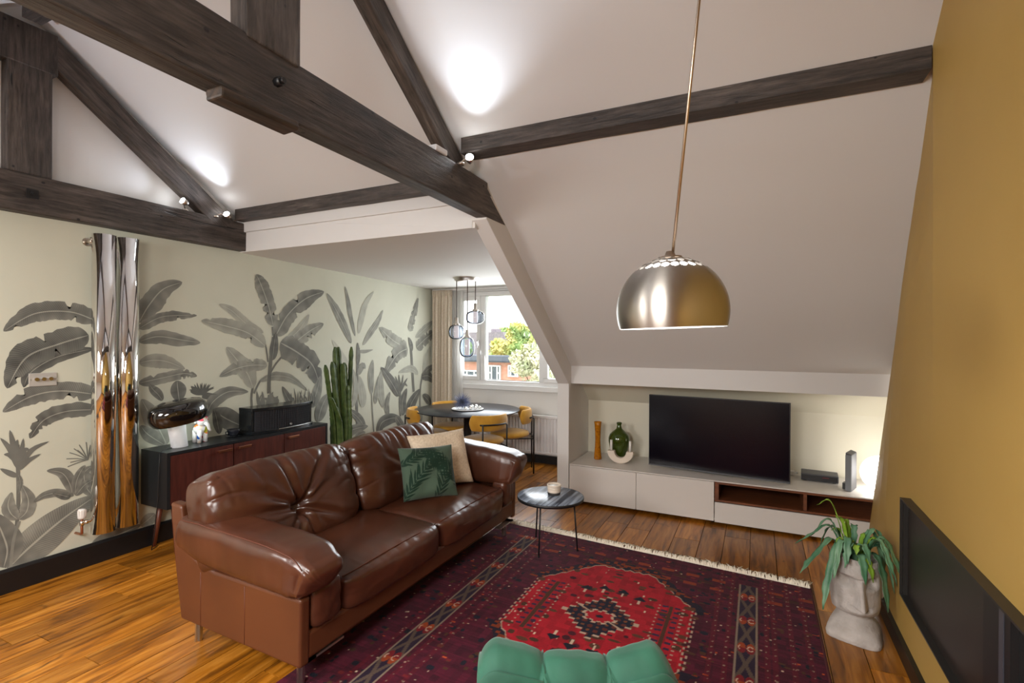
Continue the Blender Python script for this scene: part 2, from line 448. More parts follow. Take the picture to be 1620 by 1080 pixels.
# ---------------------------------------------------------------- mesh helpers
class MB:
    def __init__(s):
        s.v = []; s.f = []; s.sm = []
    def add(s, vs, fs, smooth=False, Mx=None):
        o = len(s.v)
        if Mx is not None:
            vs = [tuple(Mx @ Vector(p)) for p in vs]
        s.v += [tuple(p) for p in vs]
        for f in fs:
            s.f.append(tuple(i + o for i in f)); s.sm.append(smooth)
        return s
    def box(s, x0, x1, y0, y1, z0, z1, Mx=None):
        vs = [(x0, y0, z0), (x1, y0, z0), (x1, y1, z0), (x0, y1, z0), (x0, y0, z1), (x1, y0, z1), (x1, y1, z1), (x0, y1, z1)]
        return s.add(vs, [(3, 2, 1, 0), (4, 5, 6, 7), (0, 1, 5, 4), (1, 2, 6, 5), (2, 3, 7, 6), (3, 0, 4, 7)], False, Mx)
    def prism(s, poly, a, b, axis='x'):
        # polygon in the two other axes (y,z for x; x,z for y; x,y for z) extruded a..b
        n = len(poly)
        def P(p, t):
            if axis == 'x': return (t, p[0], p[1])
            if axis == 'y': return (p[0], t, p[1])
            return (p[0], p[1], t)
        vs = [P(p, a) for p in poly] + [P(p, b) for p in poly]
        fs = [tuple(range(n))[::-1], tuple(range(n, 2 * n))]
        for i in range(n):
            j = (i + 1) % n
            fs.append((i, j, n + j, n + i))
        return s.add(vs, fs)
    def tube(s, pts, r, n=8, cap=True, smooth=True):
        pts = [Vector(p) for p in pts]
        rs = r if isinstance(r, (list, tuple)) else [r] * len(pts)
        vs = []; fs = []
        prev = None
        for i, p in enumerate(pts):
            if i == 0: t = pts[1] - p
            elif i == len(pts) - 1: t = p - pts[-2]
            else: t = (pts[i + 1] - p).normalized() + (p - pts[i - 1]).normalized()
            t.normalize()
            if prev is None:
                a = Vector((0, 0, 1)) if abs(t.z) < 0.9 else Vector((1, 0, 0))
                u = t.cross(a).normalized()
            else:
                u = (prev - t * prev.dot(t)).normalized()
            prev = u
            w = t.cross(u)
            for k in range(n):
                an = 2 * PI * k / n
                vs.append(p + (u * math.cos(an) + w * math.sin(an)) * rs[i])
        for i in range(len(pts) - 1):
            for k in range(n):
                k2 = (k + 1) % n
                fs.append((i * n + k, i * n + k2, (i + 1) * n + k2, (i + 1) * n + k))
        s.add(vs, fs, smooth)
        if cap:
            o = len(s.v) - len(vs)
            s.f.append(tuple(o + k for k in range(n))[::-1]); s.sm.append(False)
            o2 = o + (len(pts) - 1) * n
            s.f.append(tuple(o2 + k for k in range(n))); s.sm.append(False)
        return s
    def lathe(s, prof, n=32, Mx=None, smooth=True, c=(0, 0, 0)):
        vs = []; fs = []
        for r, z in prof:
            for k in range(n):
                a = 2 * PI * k / n
                vs.append((c[0] + max(r, 1e-5) * math.cos(a), c[1] + max(r, 1e-5) * math.sin(a), c[2] + z))
        for i in range(len(prof) - 1):
            for k in range(n):
                k2 = (k + 1) % n
                fs.append((i * n + k, i * n + k2, (i + 1) * n + k2, (i + 1) * n + k))
        return s.add(vs, fs, smooth, Mx)
    def grid(s, fn, nu, nv, closed_u=False, smooth=True):
        vs = []; fs = []
        for j in range(nv):
            for i in range(nu):
                vs.append(tuple(fn(i / (nu if closed_u else nu - 1), j / (nv - 1))))
        for j in range(nv - 1):
            for i in range(nu if closed_u else nu - 1):
                i2 = (i + 1) % nu
                fs.append((j * nu + i, j * nu + i2, (j + 1) * nu + i2, (j + 1) * nu + i))
        return s.add(vs, fs, smooth)
    def pillow(s, half, e=5.0, n=16, Mx=None, disp=None, ez=None, norm=None):
        # rounded box: n x n grid on each of six faces pushed onto a superellipsoid
        keys = {}; vs = []; us = []; fs = []
        def vid(p):
            k = (round(p[0], 5), round(p[1], 5), round(p[2], 5))
            if k in keys: return keys[k]
            x, y, z = p
            d = norm(x, y, z) if norm else (abs(x) ** e + abs(y) ** e + abs(z) ** (ez or e)) ** (1 / e)
            q = Vector((x / d * half[0], y / d * half[1], z / d * half[2]))
            keys[k] = len(vs); vs.append(q); us.append(Vector((x / d, y / d, z / d)))
            return keys[k]
        for ax in range(3):
            for sg in (-1, 1):
                ids = []
                for j in range(n + 1):
                    row = []
                    for i in range(n + 1):
                        a = -1 + 2 * i / n; b = -1 + 2 * j / n
                        p = [0, 0, 0]; p[ax] = sg; p[(ax + 1) % 3] = a; p[(ax + 2) % 3] = b
                        row.append(vid(p))
                    ids.append(row)
                for j in range(n):
                    for i in range(n):
                        q = (ids[j][i], ids[j][i + 1], ids[j + 1][i + 1], ids[j + 1][i])
                        fs.append(q if sg > 0 else q[::-1])
        if disp:
            vs = [v + Vector(disp(u, v)) for u, v in zip(us, vs)]
        return s.add(vs, fs, True, Mx)
    def ball(s, c, r, n=12, sz=(1, 1, 1), Mx=None):
        prof = [(math.sin(PI * i / n), -math.cos(PI * i / n)) for i in range(n + 1)]
        vs = []; fs = []; m = n * 2
        for a, z in prof:
            for k in range(m):
                t = 2 * PI * k / m
                vs.append((c[0] + r * sz[0] * max(a, 1e-4) * math.cos(t), c[1] + r * sz[1] * max(a, 1e-4) * math.sin(t), c[2] + r * sz[2] * z))
        for i in range(n):
            for k in range(m):
                k2 = (k + 1) % m
                fs.append((i * m + k, i * m + k2, (i + 1) * m + k2, (i + 1) * m + k))
        return s.add(vs, fs, True, Mx)
    def mesh(s, name, material):
        me = bpy.data.meshes.new(name)
        me.from_pydata(s.v, [], s.f)
        me.polygons.foreach_set('use_smooth', s.sm)
        if material is not None:
            me.materials.append(material)
        me.update()
        return me
    def build(s, name, material, parent=None, bevel=0.0, seg=2, solid=0.0, sub=0, fix=True):
        me = s.mesh(name, material)
        if fix:
            bm = bmesh.new(); bm.from_mesh(me)
            bmesh.ops.remove_doubles(bm, verts=bm.verts, dist=1e-6)
            bmesh.ops.recalc_face_normals(bm, faces=bm.faces)
            bm.to_mesh(me); bm.free()
        o = bpy.data.objects.new(name, me)
        COL.objects.link(o)
        if parent is not None: o.parent = parent
        if solid:
            q = o.modifiers.new('solidify', 'SOLIDIFY'); q.thickness = solid; q.offset = 0
        if bevel:
            q = o.modifiers.new('bevel', 'BEVEL'); q.width = bevel; q.segments = seg; q.limit_method = 'ANGLE'; q.angle_limit = math.radians(40)
        if sub:
            q = o.modifiers.new('subdivision', 'SUBSURF'); q.levels = sub; q.render_levels = sub
        return o

def tag(o, label=None, cat=None, group=None, kind=None):
    if label: o['label'] = label
    if cat: o['category'] = cat
    if group: o['group'] = group
    if kind: o['kind'] = kind
    return o

def thing(name, label, cat, loc=(0, 0, 0), rz=0.0, group=None):
    o = bpy.data.objects.new(name, None)
    o.empty_display_size = 0.1
    COL.objects.link(o)
    o.location = loc; o.rotation_euler = (0, 0, rz)
    return tag(o, label, cat, group)

def struct(o):
    o['kind'] = 'structure'
    return o

def copy_tree(o, parent=None):
    c = o.copy(); COL.objects.link(c)
    if parent is not None: c.parent = parent
    for ch in [k for k in bpy.data.objects if k.parent == o]:
        copy_tree(ch, c)
    return c

def nz(x, y, z=0.0):
    return noise.noise(Vector((x, y, z)))

# ================================================================ SETTING
# ---- floor: a dark base with individual oak planks
fl = struct(MB().box(-4.6, 1.4, -2.4, 6.5, -0.10, -0.020).build('floor', M['gap']))

def build_floor():
    me_cache = {}
    rest = MB()
    x = -4.24
    count = 0
    r = random.Random(5)
    strips = []
    while x < 1.05:
        w = 0.15 if x < -2.0 else r.choice((0.175, 0.19, 0.2))
        strips.append((x, w)); x += w
    for x, w in strips:
        y = 0.35 - r.random() * 0.6
        while y < 6.2:
            ln = r.choice((0.55, 0.75, 0.95, 1.15, 1.35, 1.6)) if x < -2.0 else r.choice((0.9, 1.2, 1.5, 1.8))
            key = (round(w, 3), ln)
            inner = y + ln > 0.35 and y < 6.15
            drop = -0.0006 * r.random()
            g = 0.0021
            if inner and count < 300:
                if key not in me_cache:
                    bm = MB().box(-w / 2 + g, w / 2 - g, -ln / 2 + g, ln / 2 - g, -0.018, 0)
                    me_cache[key] = bm.mesh('plank', M['plank'])
                o = bpy.data.objects.new('plank', me_cache[key])
                COL.objects.link(o); o.parent = fl
                o.location = (x + w / 2, y + ln / 2, drop)
                count += 1
            else:
                rest.box(x + g, x + w - g, y + g, y + ln - g, -0.018, 0)
            y += ln
        yy = -2.3
        y0 = 0.0
        rest.box(x + g, x + w - g, -2.3, -0.30, -0.018, 0)
    o = rest.build('plank_field', M['plank'], fl, fix=False)
    o['kind'] = 'stuff'
build_floor()

# ---- walls
UP = lambda y: 2.89 - 0.69 * (y - 2.75)          # upper roof slope
LO = lambda y: 2.79 - 0.745 * (y - 2.90)         # lower roof slope
RIDGE = (1.55, UP(1.55))
REAR = lambda y: RIDGE[1] - 0.69 * (1.55 - y)

wl = MB().prism([(-2.3, -0.05), (6.3, -0.05), (6.3, 2.5), (3.2, 2.72), (1.55, 3.85), (-2.3, 1.2)], -4.36, -4.245)
wall_left = struct(wl.build('wall_left', M['white_wall']))
sheet = MB().prism([(-2.3, 0.0), (6.17, 0.0), (6.17, 2.40), (-2.3, 2.44)], -4.245, -4.2405)
sheet_o = sheet.build('mural_paper', M['mural_base'], wall_left)

LEAVES = [
(1,62,67,(1.961,1.725,1.812,1.78,1.624,1.759,1.47,1.641)),(0,80,48,(1.945,1.526,1.745,1.475,1.608,1.382,1.568,1.282)),
(1,72,91,(1.919,1.622,1.745,1.558,1.581,1.474,1.488,1.283)),(1,62,66,(1.962,1.201,1.765,1.243,1.608,1.222,1.468,1.137)),
(1,72,53,(1.963,1.093,1.794,1.101,1.671,1.058,1.6,0.949)),(0,50,86,(2.24,1.722,2.313,1.861,2.416,1.993,2.563,2.064)),
(1,55,43,(2.24,1.676,2.378,1.762,2.511,1.789,2.685,1.797)),(0,48,60,(2.24,1.576,2.378,1.617,2.568,1.59,2.716,1.568)),
(0,36,62,(2.241,1.415,2.353,1.432,2.458,1.414,2.59,1.352)),(1,50,46,(2.241,1.261,2.445,1.296,2.583,1.316,2.688,1.288)),
(2,40,81,(2.447,0.755,2.381,0.905,2.316,1.023,2.26,1.138)),(2,55,55,(2.427,0.758,2.343,0.828,2.292,0.878,2.255,0.937)),
(2,62,38,(2.413,1.11,2.38,1.162,2.341,1.206,2.316,1.249)),(2,60,68,(2.542,1.096,2.534,1.161,2.527,1.219,2.524,1.262)),
(4,72,11,(2.723,1.144,2.678,1.171,2.634,1.211)),(4,72,10,(2.723,1.144,2.692,1.169,2.663,1.223)),(4,72,10,(2.723,1.144,2.704,1.168,2.685,1.236)),
(4,72,10,(2.723,1.144,2.726,1.166,2.73,1.233)),(4,72,11,(2.723,1.144,2.745,1.165,2.768,1.223)),(4,72,10,(2.723,1.144,2.764,1.163,2.807,1.213)),
(4,72,11,(2.723,1.144,2.78,1.162,2.838,1.187)),(4,72,10,(2.723,1.144,2.67,1.171,2.619,1.176)),(4,70,19,(2.73,1.114,2.791,1.101,2.878,1.115)),
(4,70,13,(2.634,1.167,2.685,1.14,2.745,1.127)),(3,62,10,(1.489,0.157,1.511,0.303,1.539,0.428,1.544,0.628,1.54,0.831,1.539,0.92)),
(0,50,40,(1.541,0.444,1.507,0.494,1.494,0.553,1.511,0.626)),(0,50,45,(1.545,0.443,1.584,0.482,1.592,0.558,1.561,0.657)),
(0,62,16,(1.543,0.729,1.553,0.671,1.544,0.605)),(4,62,16,(1.54,0.775,1.506,0.893,1.456,0.979)),(4,62,16,(1.54,0.775,1.518,0.924,1.501,1.021)),
(4,62,16,(1.54,0.775,1.557,0.861,1.567,0.958)),(4,62,16,(1.548,0.773,1.609,0.873,1.701,0.914)),(4,62,16,(1.548,0.761,1.592,0.808,1.656,0.839)),
(4,62,16,(1.536,0.72,1.498,0.751,1.456,0.788)),(4,62,16,(1.54,0.808,1.506,0.86,1.473,0.872)),(4,62,15,(1.54,0.842,1.531,0.91,1.539,0.954)),
(4,62,16,(1.544,0.83,1.574,0.88,1.596,0.876)),(3,55,3,(1.917,0.746,1.863,0.786,1.81,0.817)),(3,55,3,(1.917,0.746,1.875,0.798,1.835,0.84)),
(3,55,3,(1.917,0.746,1.89,0.808,1.865,0.861)),(3,55,3,(1.917,0.746,1.911,0.813,1.906,0.872)),(3,55,4,(1.917,0.746,1.924,0.802,1.932,0.848)),
(3,55,3,(1.917,0.746,1.854,0.767,1.793,0.778)),(3,55,3,(1.917,0.746,1.858,0.738,1.8,0.722)),(3,55,3,(1.917,0.746,1.865,0.752,1.815,0.749)),
(3,55,3,(1.917,0.746,1.885,0.791,1.855,0.826)),(3,55,3,(1.917,0.746,1.927,0.782,1.937,0.81)),
(2,50,42,(1.949,0.484,1.907,0.557,1.896,0.658,1.943,0.697)),(2,60,40,(1.826,0.524,1.811,0.606,1.767,0.688,1.686,0.722)),
(2,55,32,(1.841,0.519,1.85,0.608,1.876,0.675,1.901,0.712)),(2,60,30,(1.836,0.515,1.748,0.557,1.673,0.559,1.619,0.53)),
(2,70,29,(1.816,0.508,1.777,0.531,1.719,0.564)),(2,55,32,(1.846,0.512,1.896,0.572,1.948,0.596)),
(2,52,126,(1.493,0.15,1.602,0.248,1.777,0.376,1.965,0.48)),(2,60,82,(1.474,0.163,1.491,0.267,1.466,0.385,1.425,0.518)),
(3,45,8,(1.508,0.149,1.516,0.28,1.532,0.374,1.549,0.43)),(2,55,65,(1.939,0.138,2.025,0.145,2.138,0.158,2.257,0.178)),
(2,40,55,(2.257,0.171,2.32,0.206,2.358,0.235)),(0,50,66,(2.769,0.939,2.823,1.053,2.968,1.132,3.167,1.114)),
(3,65,10,(2.716,0.827,2.761,0.91,2.792,0.981)),(4,70,15,(2.641,1.204,2.685,1.157,2.76,1.135,2.87,1.117)),
(4,70,9,(2.73,1.123,2.692,1.171,2.655,1.203)),(4,70,9,(2.73,1.123,2.707,1.17,2.685,1.223)),(4,70,9,(2.73,1.123,2.722,1.168,2.715,1.228)),
(4,70,9,(2.73,1.123,2.741,1.167,2.752,1.223)),(4,70,9,(2.73,1.123,2.76,1.165,2.791,1.215)),(4,70,9,(2.73,1.123,2.783,1.163,2.838,1.174)),
(2,60,96,(3.178,0.771,3.003,0.861,2.887,0.939,2.839,0.998)),(2,75,46,(2.888,0.77,2.871,0.849,2.855,0.928,2.831,0.999)),
(3,55,12,(3.211,0.766,3.204,0.931,3.195,1.063,3.212,1.159)),(3,55,10,(3.222,1.093,3.286,1.203,3.363,1.249)),
(0,34,89,(3.212,1.143,3.157,1.277,3.051,1.41,2.946,1.53)),(1,42,60,(3.362,1.35,3.193,1.357,3.035,1.332,2.882,1.27)),
(0,40,46,(3.286,1.203,3.441,1.244,3.648,1.205,3.854,1.063)),(3,62,20,(3.383,1.078,3.386,1.213,3.405,1.416,3.435,1.62)),
(3,60,8,(3.372,1.383,3.342,1.552,3.284,1.652)),(3,60,10,(3.392,1.264,3.461,1.363,3.552,1.447)),(3,60,10,(3.419,1.722,3.429,1.637)),
(0,30,47,(3.322,1.661,3.155,1.731,2.998,1.852,2.875,1.904)),(1,38,72,(3.342,1.535,3.156,1.658,2.932,1.717,2.72,1.755)),
(1,50,80,(3.429,1.731,3.369,1.94,3.291,2.118,3.24,2.208)),(0,30,51,(3.541,1.551,3.733,1.695,3.868,1.863)),
(1,42,78,(3.521,1.447,3.711,1.586,3.892,1.698,4.064,1.774)),(1,55,95,(3.459,1.637,3.602,1.85,3.821,2.025,4.07,2.121)),
(1,60,134,(3.51,1.569,3.734,1.46,3.917,1.327,4.019,1.096)),(2,75,52,(3.421,1.398,3.436,1.518,3.459,1.672)),
(2,62,46,(3.682,0.917,3.607,1.005,3.533,1.134)),(2,50,71,(3.896,0.883,3.967,1.025,4.026,1.209)),(2,50,87,(3.992,0.721,4.04,0.866,4.139,1.009)),
(4,50,10,(3.269,0.939,3.276,1.022,3.302,1.076)),(4,50,11,(3.284,0.938,3.261,1.023,3.295,1.04)),(4,50,19,(3.299,0.936,3.267,1.023,3.251,1.115)),
(4,50,14,(3.314,0.934,3.304,1.019,3.327,1.06)),(4,50,20,(3.33,0.932,3.32,1.017,3.308,1.108)),(4,50,19,(3.345,0.93,3.381,1.011,3.318,1.039)),
(4,50,22,(3.36,0.929,3.391,1.01,3.402,1.102)),(4,50,20,(3.376,0.927,3.375,1.011,3.434,1.092)),(4,50,14,(3.391,0.925,3.379,1.011,3.377,1.072)),
(4,50,17,(3.407,0.923,3.425,1.006,3.424,1.069)),(4,50,22,(3.423,0.921,3.454,1.003,3.367,1.068)),(4,50,22,(3.439,0.919,3.454,1.003,3.488,1.043)),
(4,50,24,(3.455,0.917,3.475,1.001,3.428,1.036)),(4,50,14,(3.471,0.915,3.462,1.002,3.446,1.033)),(4,62,9,(3.639,0.931,3.647,1.001,3.638,1.065)),
(4,62,9,(3.665,0.928,3.673,0.998,3.647,1.011)),(4,62,9,(3.691,0.925,3.699,0.996,3.675,1.112)),(4,62,9,(3.717,0.922,3.726,0.993,3.725,1.07)),
(4,62,9,(3.744,0.919,3.752,0.99,3.774,1.084)),(4,62,9,(3.77,0.916,3.779,0.987,3.741,1.073)),(4,62,9,(3.797,0.913,3.806,0.985,3.83,1.109)),
(4,62,9,(3.825,0.91,3.833,0.982,3.792,1.028)),(4,62,9,(3.852,0.907,3.861,0.979,3.858,1.062)),(4,62,9,(3.88,0.903,3.889,0.976,3.86,1.09)),
(4,62,10,(3.908,0.9,3.917,0.974,3.893,1.039)),(4,62,10,(3.936,0.897,3.945,0.971,3.935,1.059)),(3,55,19,(4.59,0.554,4.572,1.011,4.604,1.505)),
(0,26,51,(4.597,1.671,4.64,1.838,4.714,2.031,4.861,2.195)),(0,46,63,(4.483,1.557,4.343,1.787,4.236,1.94,4.102,2.108)),
(0,50,36,(4.545,1.639,4.467,1.872,4.424,2.051,4.376,2.212)),(0,42,48,(4.672,1.536,4.808,1.695,4.934,1.828,5.031,1.975)),
(4,40,21,(4.598,1.464,4.718,1.462,4.856,1.481)),(0,16,52,(4.43,1.144,4.373,1.348,4.186,1.597)),(2,65,38,(4.585,1.299,4.593,1.423,4.583,1.568)),
(4,40,42,(4.6,1.195,4.674,1.295,4.719,1.251)),(2,30,45,(4.502,0.813,4.558,1.012,4.513,1.261)),(2,28,71,(4.677,0.792,4.661,0.961,4.615,1.173)),
(3,45,11,(4.88,0.402,4.846,0.73,4.829,0.967)),(2,45,57,(4.829,0.935,4.812,1.161,4.848,1.357)),(2,45,44,(4.893,0.81,4.908,0.939,4.955,1.153)),
(2,36,66,(5.04,0.75,4.989,0.975,5.003,1.216)),(2,50,54,(5.142,0.626,5.106,0.787,5.174,0.937)),(2,55,54,(4.724,0.534,4.604,0.676,4.432,0.801)),
(2,50,68,(4.407,0.441,4.378,0.607,4.432,0.74)),(2,48,69,(4.379,0.446,4.49,0.549,4.77,0.558)),(2,40,62,(4.606,0.386,4.605,0.469,4.724,0.491)),
(2,62,86,(4.944,0.391,5.008,0.556,5.211,0.594,5.408,0.556)),(2,50,60,(5.483,0.393,5.353,0.529,5.281,0.608)),
(3,50,17,(5.814,0.611,5.82,0.904,5.872,1.122)),(3,55,24,(5.672,0.893,5.642,1.159,5.6,1.543)),(0,24,70,(5.914,1.095,5.954,1.317,6.06,1.515)),
(0,30,53,(5.769,1.128,5.61,1.209,5.348,1.175)),(1,46,63,(5.575,1.721,5.644,1.902,5.761,2.186)),(0,34,60,(5.705,1.639,5.929,1.765,6.135,1.884)),
(1,48,90,(5.726,1.494,5.93,1.616,6.177,1.732)),(1,36,90,(5.512,1.496,5.238,1.589,4.967,1.753)),(1,46,105,(5.531,1.484,5.311,1.406,5.07,1.168)),
(2,65,43,(5.628,1.447,5.6,1.543,5.549,1.637)),(0,55,55,(5.851,1.099,6.019,1.189,6.195,1.232)),(0,62,75,(5.843,1.087,6.02,1.088,6.197,0.975)),
(3,55,16,(5.389,0.594,5.37,0.781,5.387,0.941)),(4,60,20,(5.387,0.918,5.296,1.029,5.207,1.047)),(4,60,20,(5.387,0.918,5.332,1.026,5.277,1.133)),
(4,60,21,(5.387,0.918,5.368,1.024,5.349,1.152)),(4,60,21,(5.387,0.918,5.414,1.02,5.44,1.147)),(4,60,21,(5.387,0.918,5.46,1.017,5.535,1.094)),
(4,60,21,(5.387,0.918,5.46,1.017,5.535,0.976)),(4,60,20,(5.387,0.918,5.296,1.029,5.208,0.979)),(2,66,77,(5.351,0.864,5.207,1.047,4.996,1.26)),
(2,62,79,(5.445,0.598,5.425,0.775,5.517,0.954)),(2,66,100,(5.539,0.562,5.614,0.731,5.812,0.917)),(2,66,65,(6.076,0.668,5.98,0.766,5.874,0.831)),
(2,40,63,(5.776,0.372,5.815,0.537,5.773,0.689)),
]


def build_mural():
    # flat print on the wallpaper: every leaf a strip of ink, paint order back to front
    vs = []; fs = []; ink = []; uvs = []
    r = random.Random(3)
    x = -4.2398
    for li, (kind, tone, w, fl_) in enumerate(LEAVES):
        tone /= 100; w /= 1000
        P = [Vector((fl_[i], fl_[i + 1])) for i in range(0, len(fl_), 2)]
        # smooth resample (Catmull-Rom)
        n = 9 if kind in (3, 4) else (44 if kind == 1 else 28)
        pts = []
        for i in range(n):
            t = i / (n - 1) * (len(P) - 1); k = min(int(t), len(P) - 2); q = t - k
            p0 = P[max(k - 1, 0)]; p1 = P[k]; p2 = P[k + 1]; p3 = P[min(k + 2, len(P) - 1)]
            pts.append(0.5 * ((2 * p1) + (p2 - p0) * q + (2 * p0 - 5 * p1 + 4 * p2 - p3) * q * q + (3 * p1 - p0 - 3 * p2 + p3) * q ** 3))
        across = (-1, 1) if kind == 3 else (-1, -0.5, -0.07, -0.045, 0.045, 0.07, 0.5, 1)
        na = len(across)
        o = len(vs)
        tear = {}
        if kind == 1:
            for side in (-1, 1):
                for _ in range(r.randint(1, 3)):
                    k0 = r.randint(7, n - 6); dp = r.uniform(0.12, 0.45)
                    tear[(side, k0)] = dp
                    tear[(side, k0 + 1)] = min(1, dp + 0.35)
        for i, p in enumerate(pts):
            t = i / (n - 1)
            d = (pts[min(i + 1, n - 1)] - pts[max(i - 1, 0)]).normalized()
            nn = Vector((-d.y, d.x))
            if kind == 3: prof = 1.0
            elif kind == 4: prof = math.sin(PI * (0.08 + 0.92 * t) ** 0.8) ** 0.8
            elif kind == 1: prof = min(1, (t / 0.14) ** 0.6) * min(1, ((1 - t) / 0.34) ** 0.72)
            else: prof = max(0.0, math.sin(PI * t ** 0.85)) ** 0.75
            for a in across:
                wa = w * prof
                if kind in (0, 1) and abs(a) == 1:
                    wa *= 1 + 0.16 * nz(i * 0.45, li * 3.1, a)
                    wa *= tear.get((int(a), i), 1.0)
                if kind in (0, 1, 2) and a > 0: wa *= 0.86
                q = p + nn * (a * wa)
                vs.append((x + li * 0.00003, q.x, q.y))
                k = tone
                if kind not in (3, 4):
                    if abs(a) < 0.06: k *= 0.50
                    elif a < 0: k *= 0.86 + 0.22 * (1 - abs(a))
                    else: k *= 1.12 - 0.30 * abs(a)
                    k *= 1.0 + 0.26 * nz(i * 0.3, li * 1.7, a * 0.7)
                    k *= 0.9 + 0.2 * t if kind == 1 else 1.0
                ink.append(min(1, max(0, k)))
                uvs.append((a, t * (len(P)) * 4 + 0.0))
        for i in range(n - 1):
            for c in range(na - 1):
                b = o + i * na + c
                fs.append((b, b + 1, b + na + 1, b + na))
    me = bpy.data.meshes.new('mural_print')
    me.from_pydata(vs, [], fs)
    at = me.attributes.new('ink', 'FLOAT', 'POINT'); at.data.foreach_set('value', ink)
    uv = me.uv_layers.new(name='leaf')
    li_ = np.zeros(len(me.loops), dtype=np.int32); me.loops.foreach_get('vertex_index', li_)
    ua = np.array(uvs, dtype=np.float32)[li_]
    uv.data.foreach_set('uv', ua.ravel())
    m, nt, b = new_mat('mural_ink')
    L = nt.links
    a = nt.nodes.new('ShaderNodeAttribute'); a.attribute_name = 'ink'
    u = nt.nodes.new('ShaderNodeUVMap'); u.uv_map = 'leaf'
    sx = nt.nodes.new('ShaderNodeSeparateXYZ'); L.new(u.outputs[0], sx.inputs[0])
    ab = nt.nodes.new('ShaderNodeMath'); ab.operation = 'ABSOLUTE'; L.new(sx.outputs[0], ab.inputs[0])
    ad = nt.nodes.new('ShaderNodeMath'); ad.operation = 'MULTIPLY_ADD'; ad.inputs[1].default_value = -0.9; L.new(ab.outputs[0], ad.inputs[0]); L.new(sx.outputs[1], ad.inputs[2])
    fr = nt.nodes.new('ShaderNodeMath'); fr.operation = 'MULTIPLY'; fr.inputs[1].default_value = 22.0; L.new(ad.outputs[0], fr.inputs[0])
    si = nt.nodes.new('ShaderNodeMath'); si.operation = 'SINE'; L.new(fr.outputs[0], si.inputs[0])
    mr = nt.nodes.new('ShaderNodeMapRange'); mr.inputs[1].default_value = -1; mr.inputs[2].default_value = 1; mr.inputs[3].default_value = 0.86; mr.inputs[4].default_value = 1.06
    L.new(si.outputs[0], mr.inputs[0])
    tc = nt.nodes.new('ShaderNodeTexCoord')
    no = nt.nodes.new('ShaderNodeTexNoise'); no.inputs['Scale'].default_value = 9; L.new(tc.outputs['Object'], no.inputs['Vector'])
    mr2 = nt.nodes.new('ShaderNodeMapRange'); mr2.inputs[3].default_value = 0.75; mr2.inputs[4].default_value = 1.2; L.new(no.outputs['Fac'], mr2.inputs[0])
    m1 = nt.nodes.new('ShaderNodeMath'); m1.operation = 'MULTIPLY'; L.new(a.outputs['Fac'], m1.inputs[0]); L.new(mr.outputs[0], m1.inputs[1])
    m2 = nt.nodes.new('ShaderNodeMath'); m2.operation = 'MULTIPLY'; m2.use_clamp = True; L.new(m1.outputs[0], m2.inputs[0]); L.new(mr2.outputs[0], m2.inputs[1])
    cr = nt.nodes.new('ShaderNodeValToRGB')
    cr.color_ramp.elements[0].position = 0.0; cr.color_ramp.elements[0].color = (0.58, 0.58, 0.48, 1)
    cr.color_ramp.elements[1].position = 1.0; cr.color_ramp.elements[1].color = (0.016, 0.016, 0.015, 1)
    e = cr.color_ramp.elements.new(0.5); e.color = (0.17, 0.17, 0.148, 1)
    L.new(m2.outputs[0], cr.inputs[0]); L.new(cr.outputs[0], b.inputs['Base Color'])
    b.inputs['Roughness'].default_value = 0.75
    me.materials.append(m)
    o = bpy.data.objects.new('mural_print', me); COL.objects.link(o); o.parent = wall_left
    o['label'] = 'grey banana palm and jungle leaf print'
build_mural()

# window wall of the dormer
YW = 6.17
WX0, WX1, WZ0, WZ1 = -3.86, -1.92, 1.00, 2.275
wb = MB()
wb.box(-4.245, -1.70, YW, YW + 0.2, -0.05, WZ0)
wb.box(-4.245, WX0, YW, YW + 0.2, WZ0, WZ1)
wb.box(WX1, -1.70, YW, YW + 0.2, WZ0, WZ1)
wb.box(-4.245, -1.70, YW, YW + 0.2, WZ1, 2.60)
struct(wb.build('wall_back', M['dormer_white']))

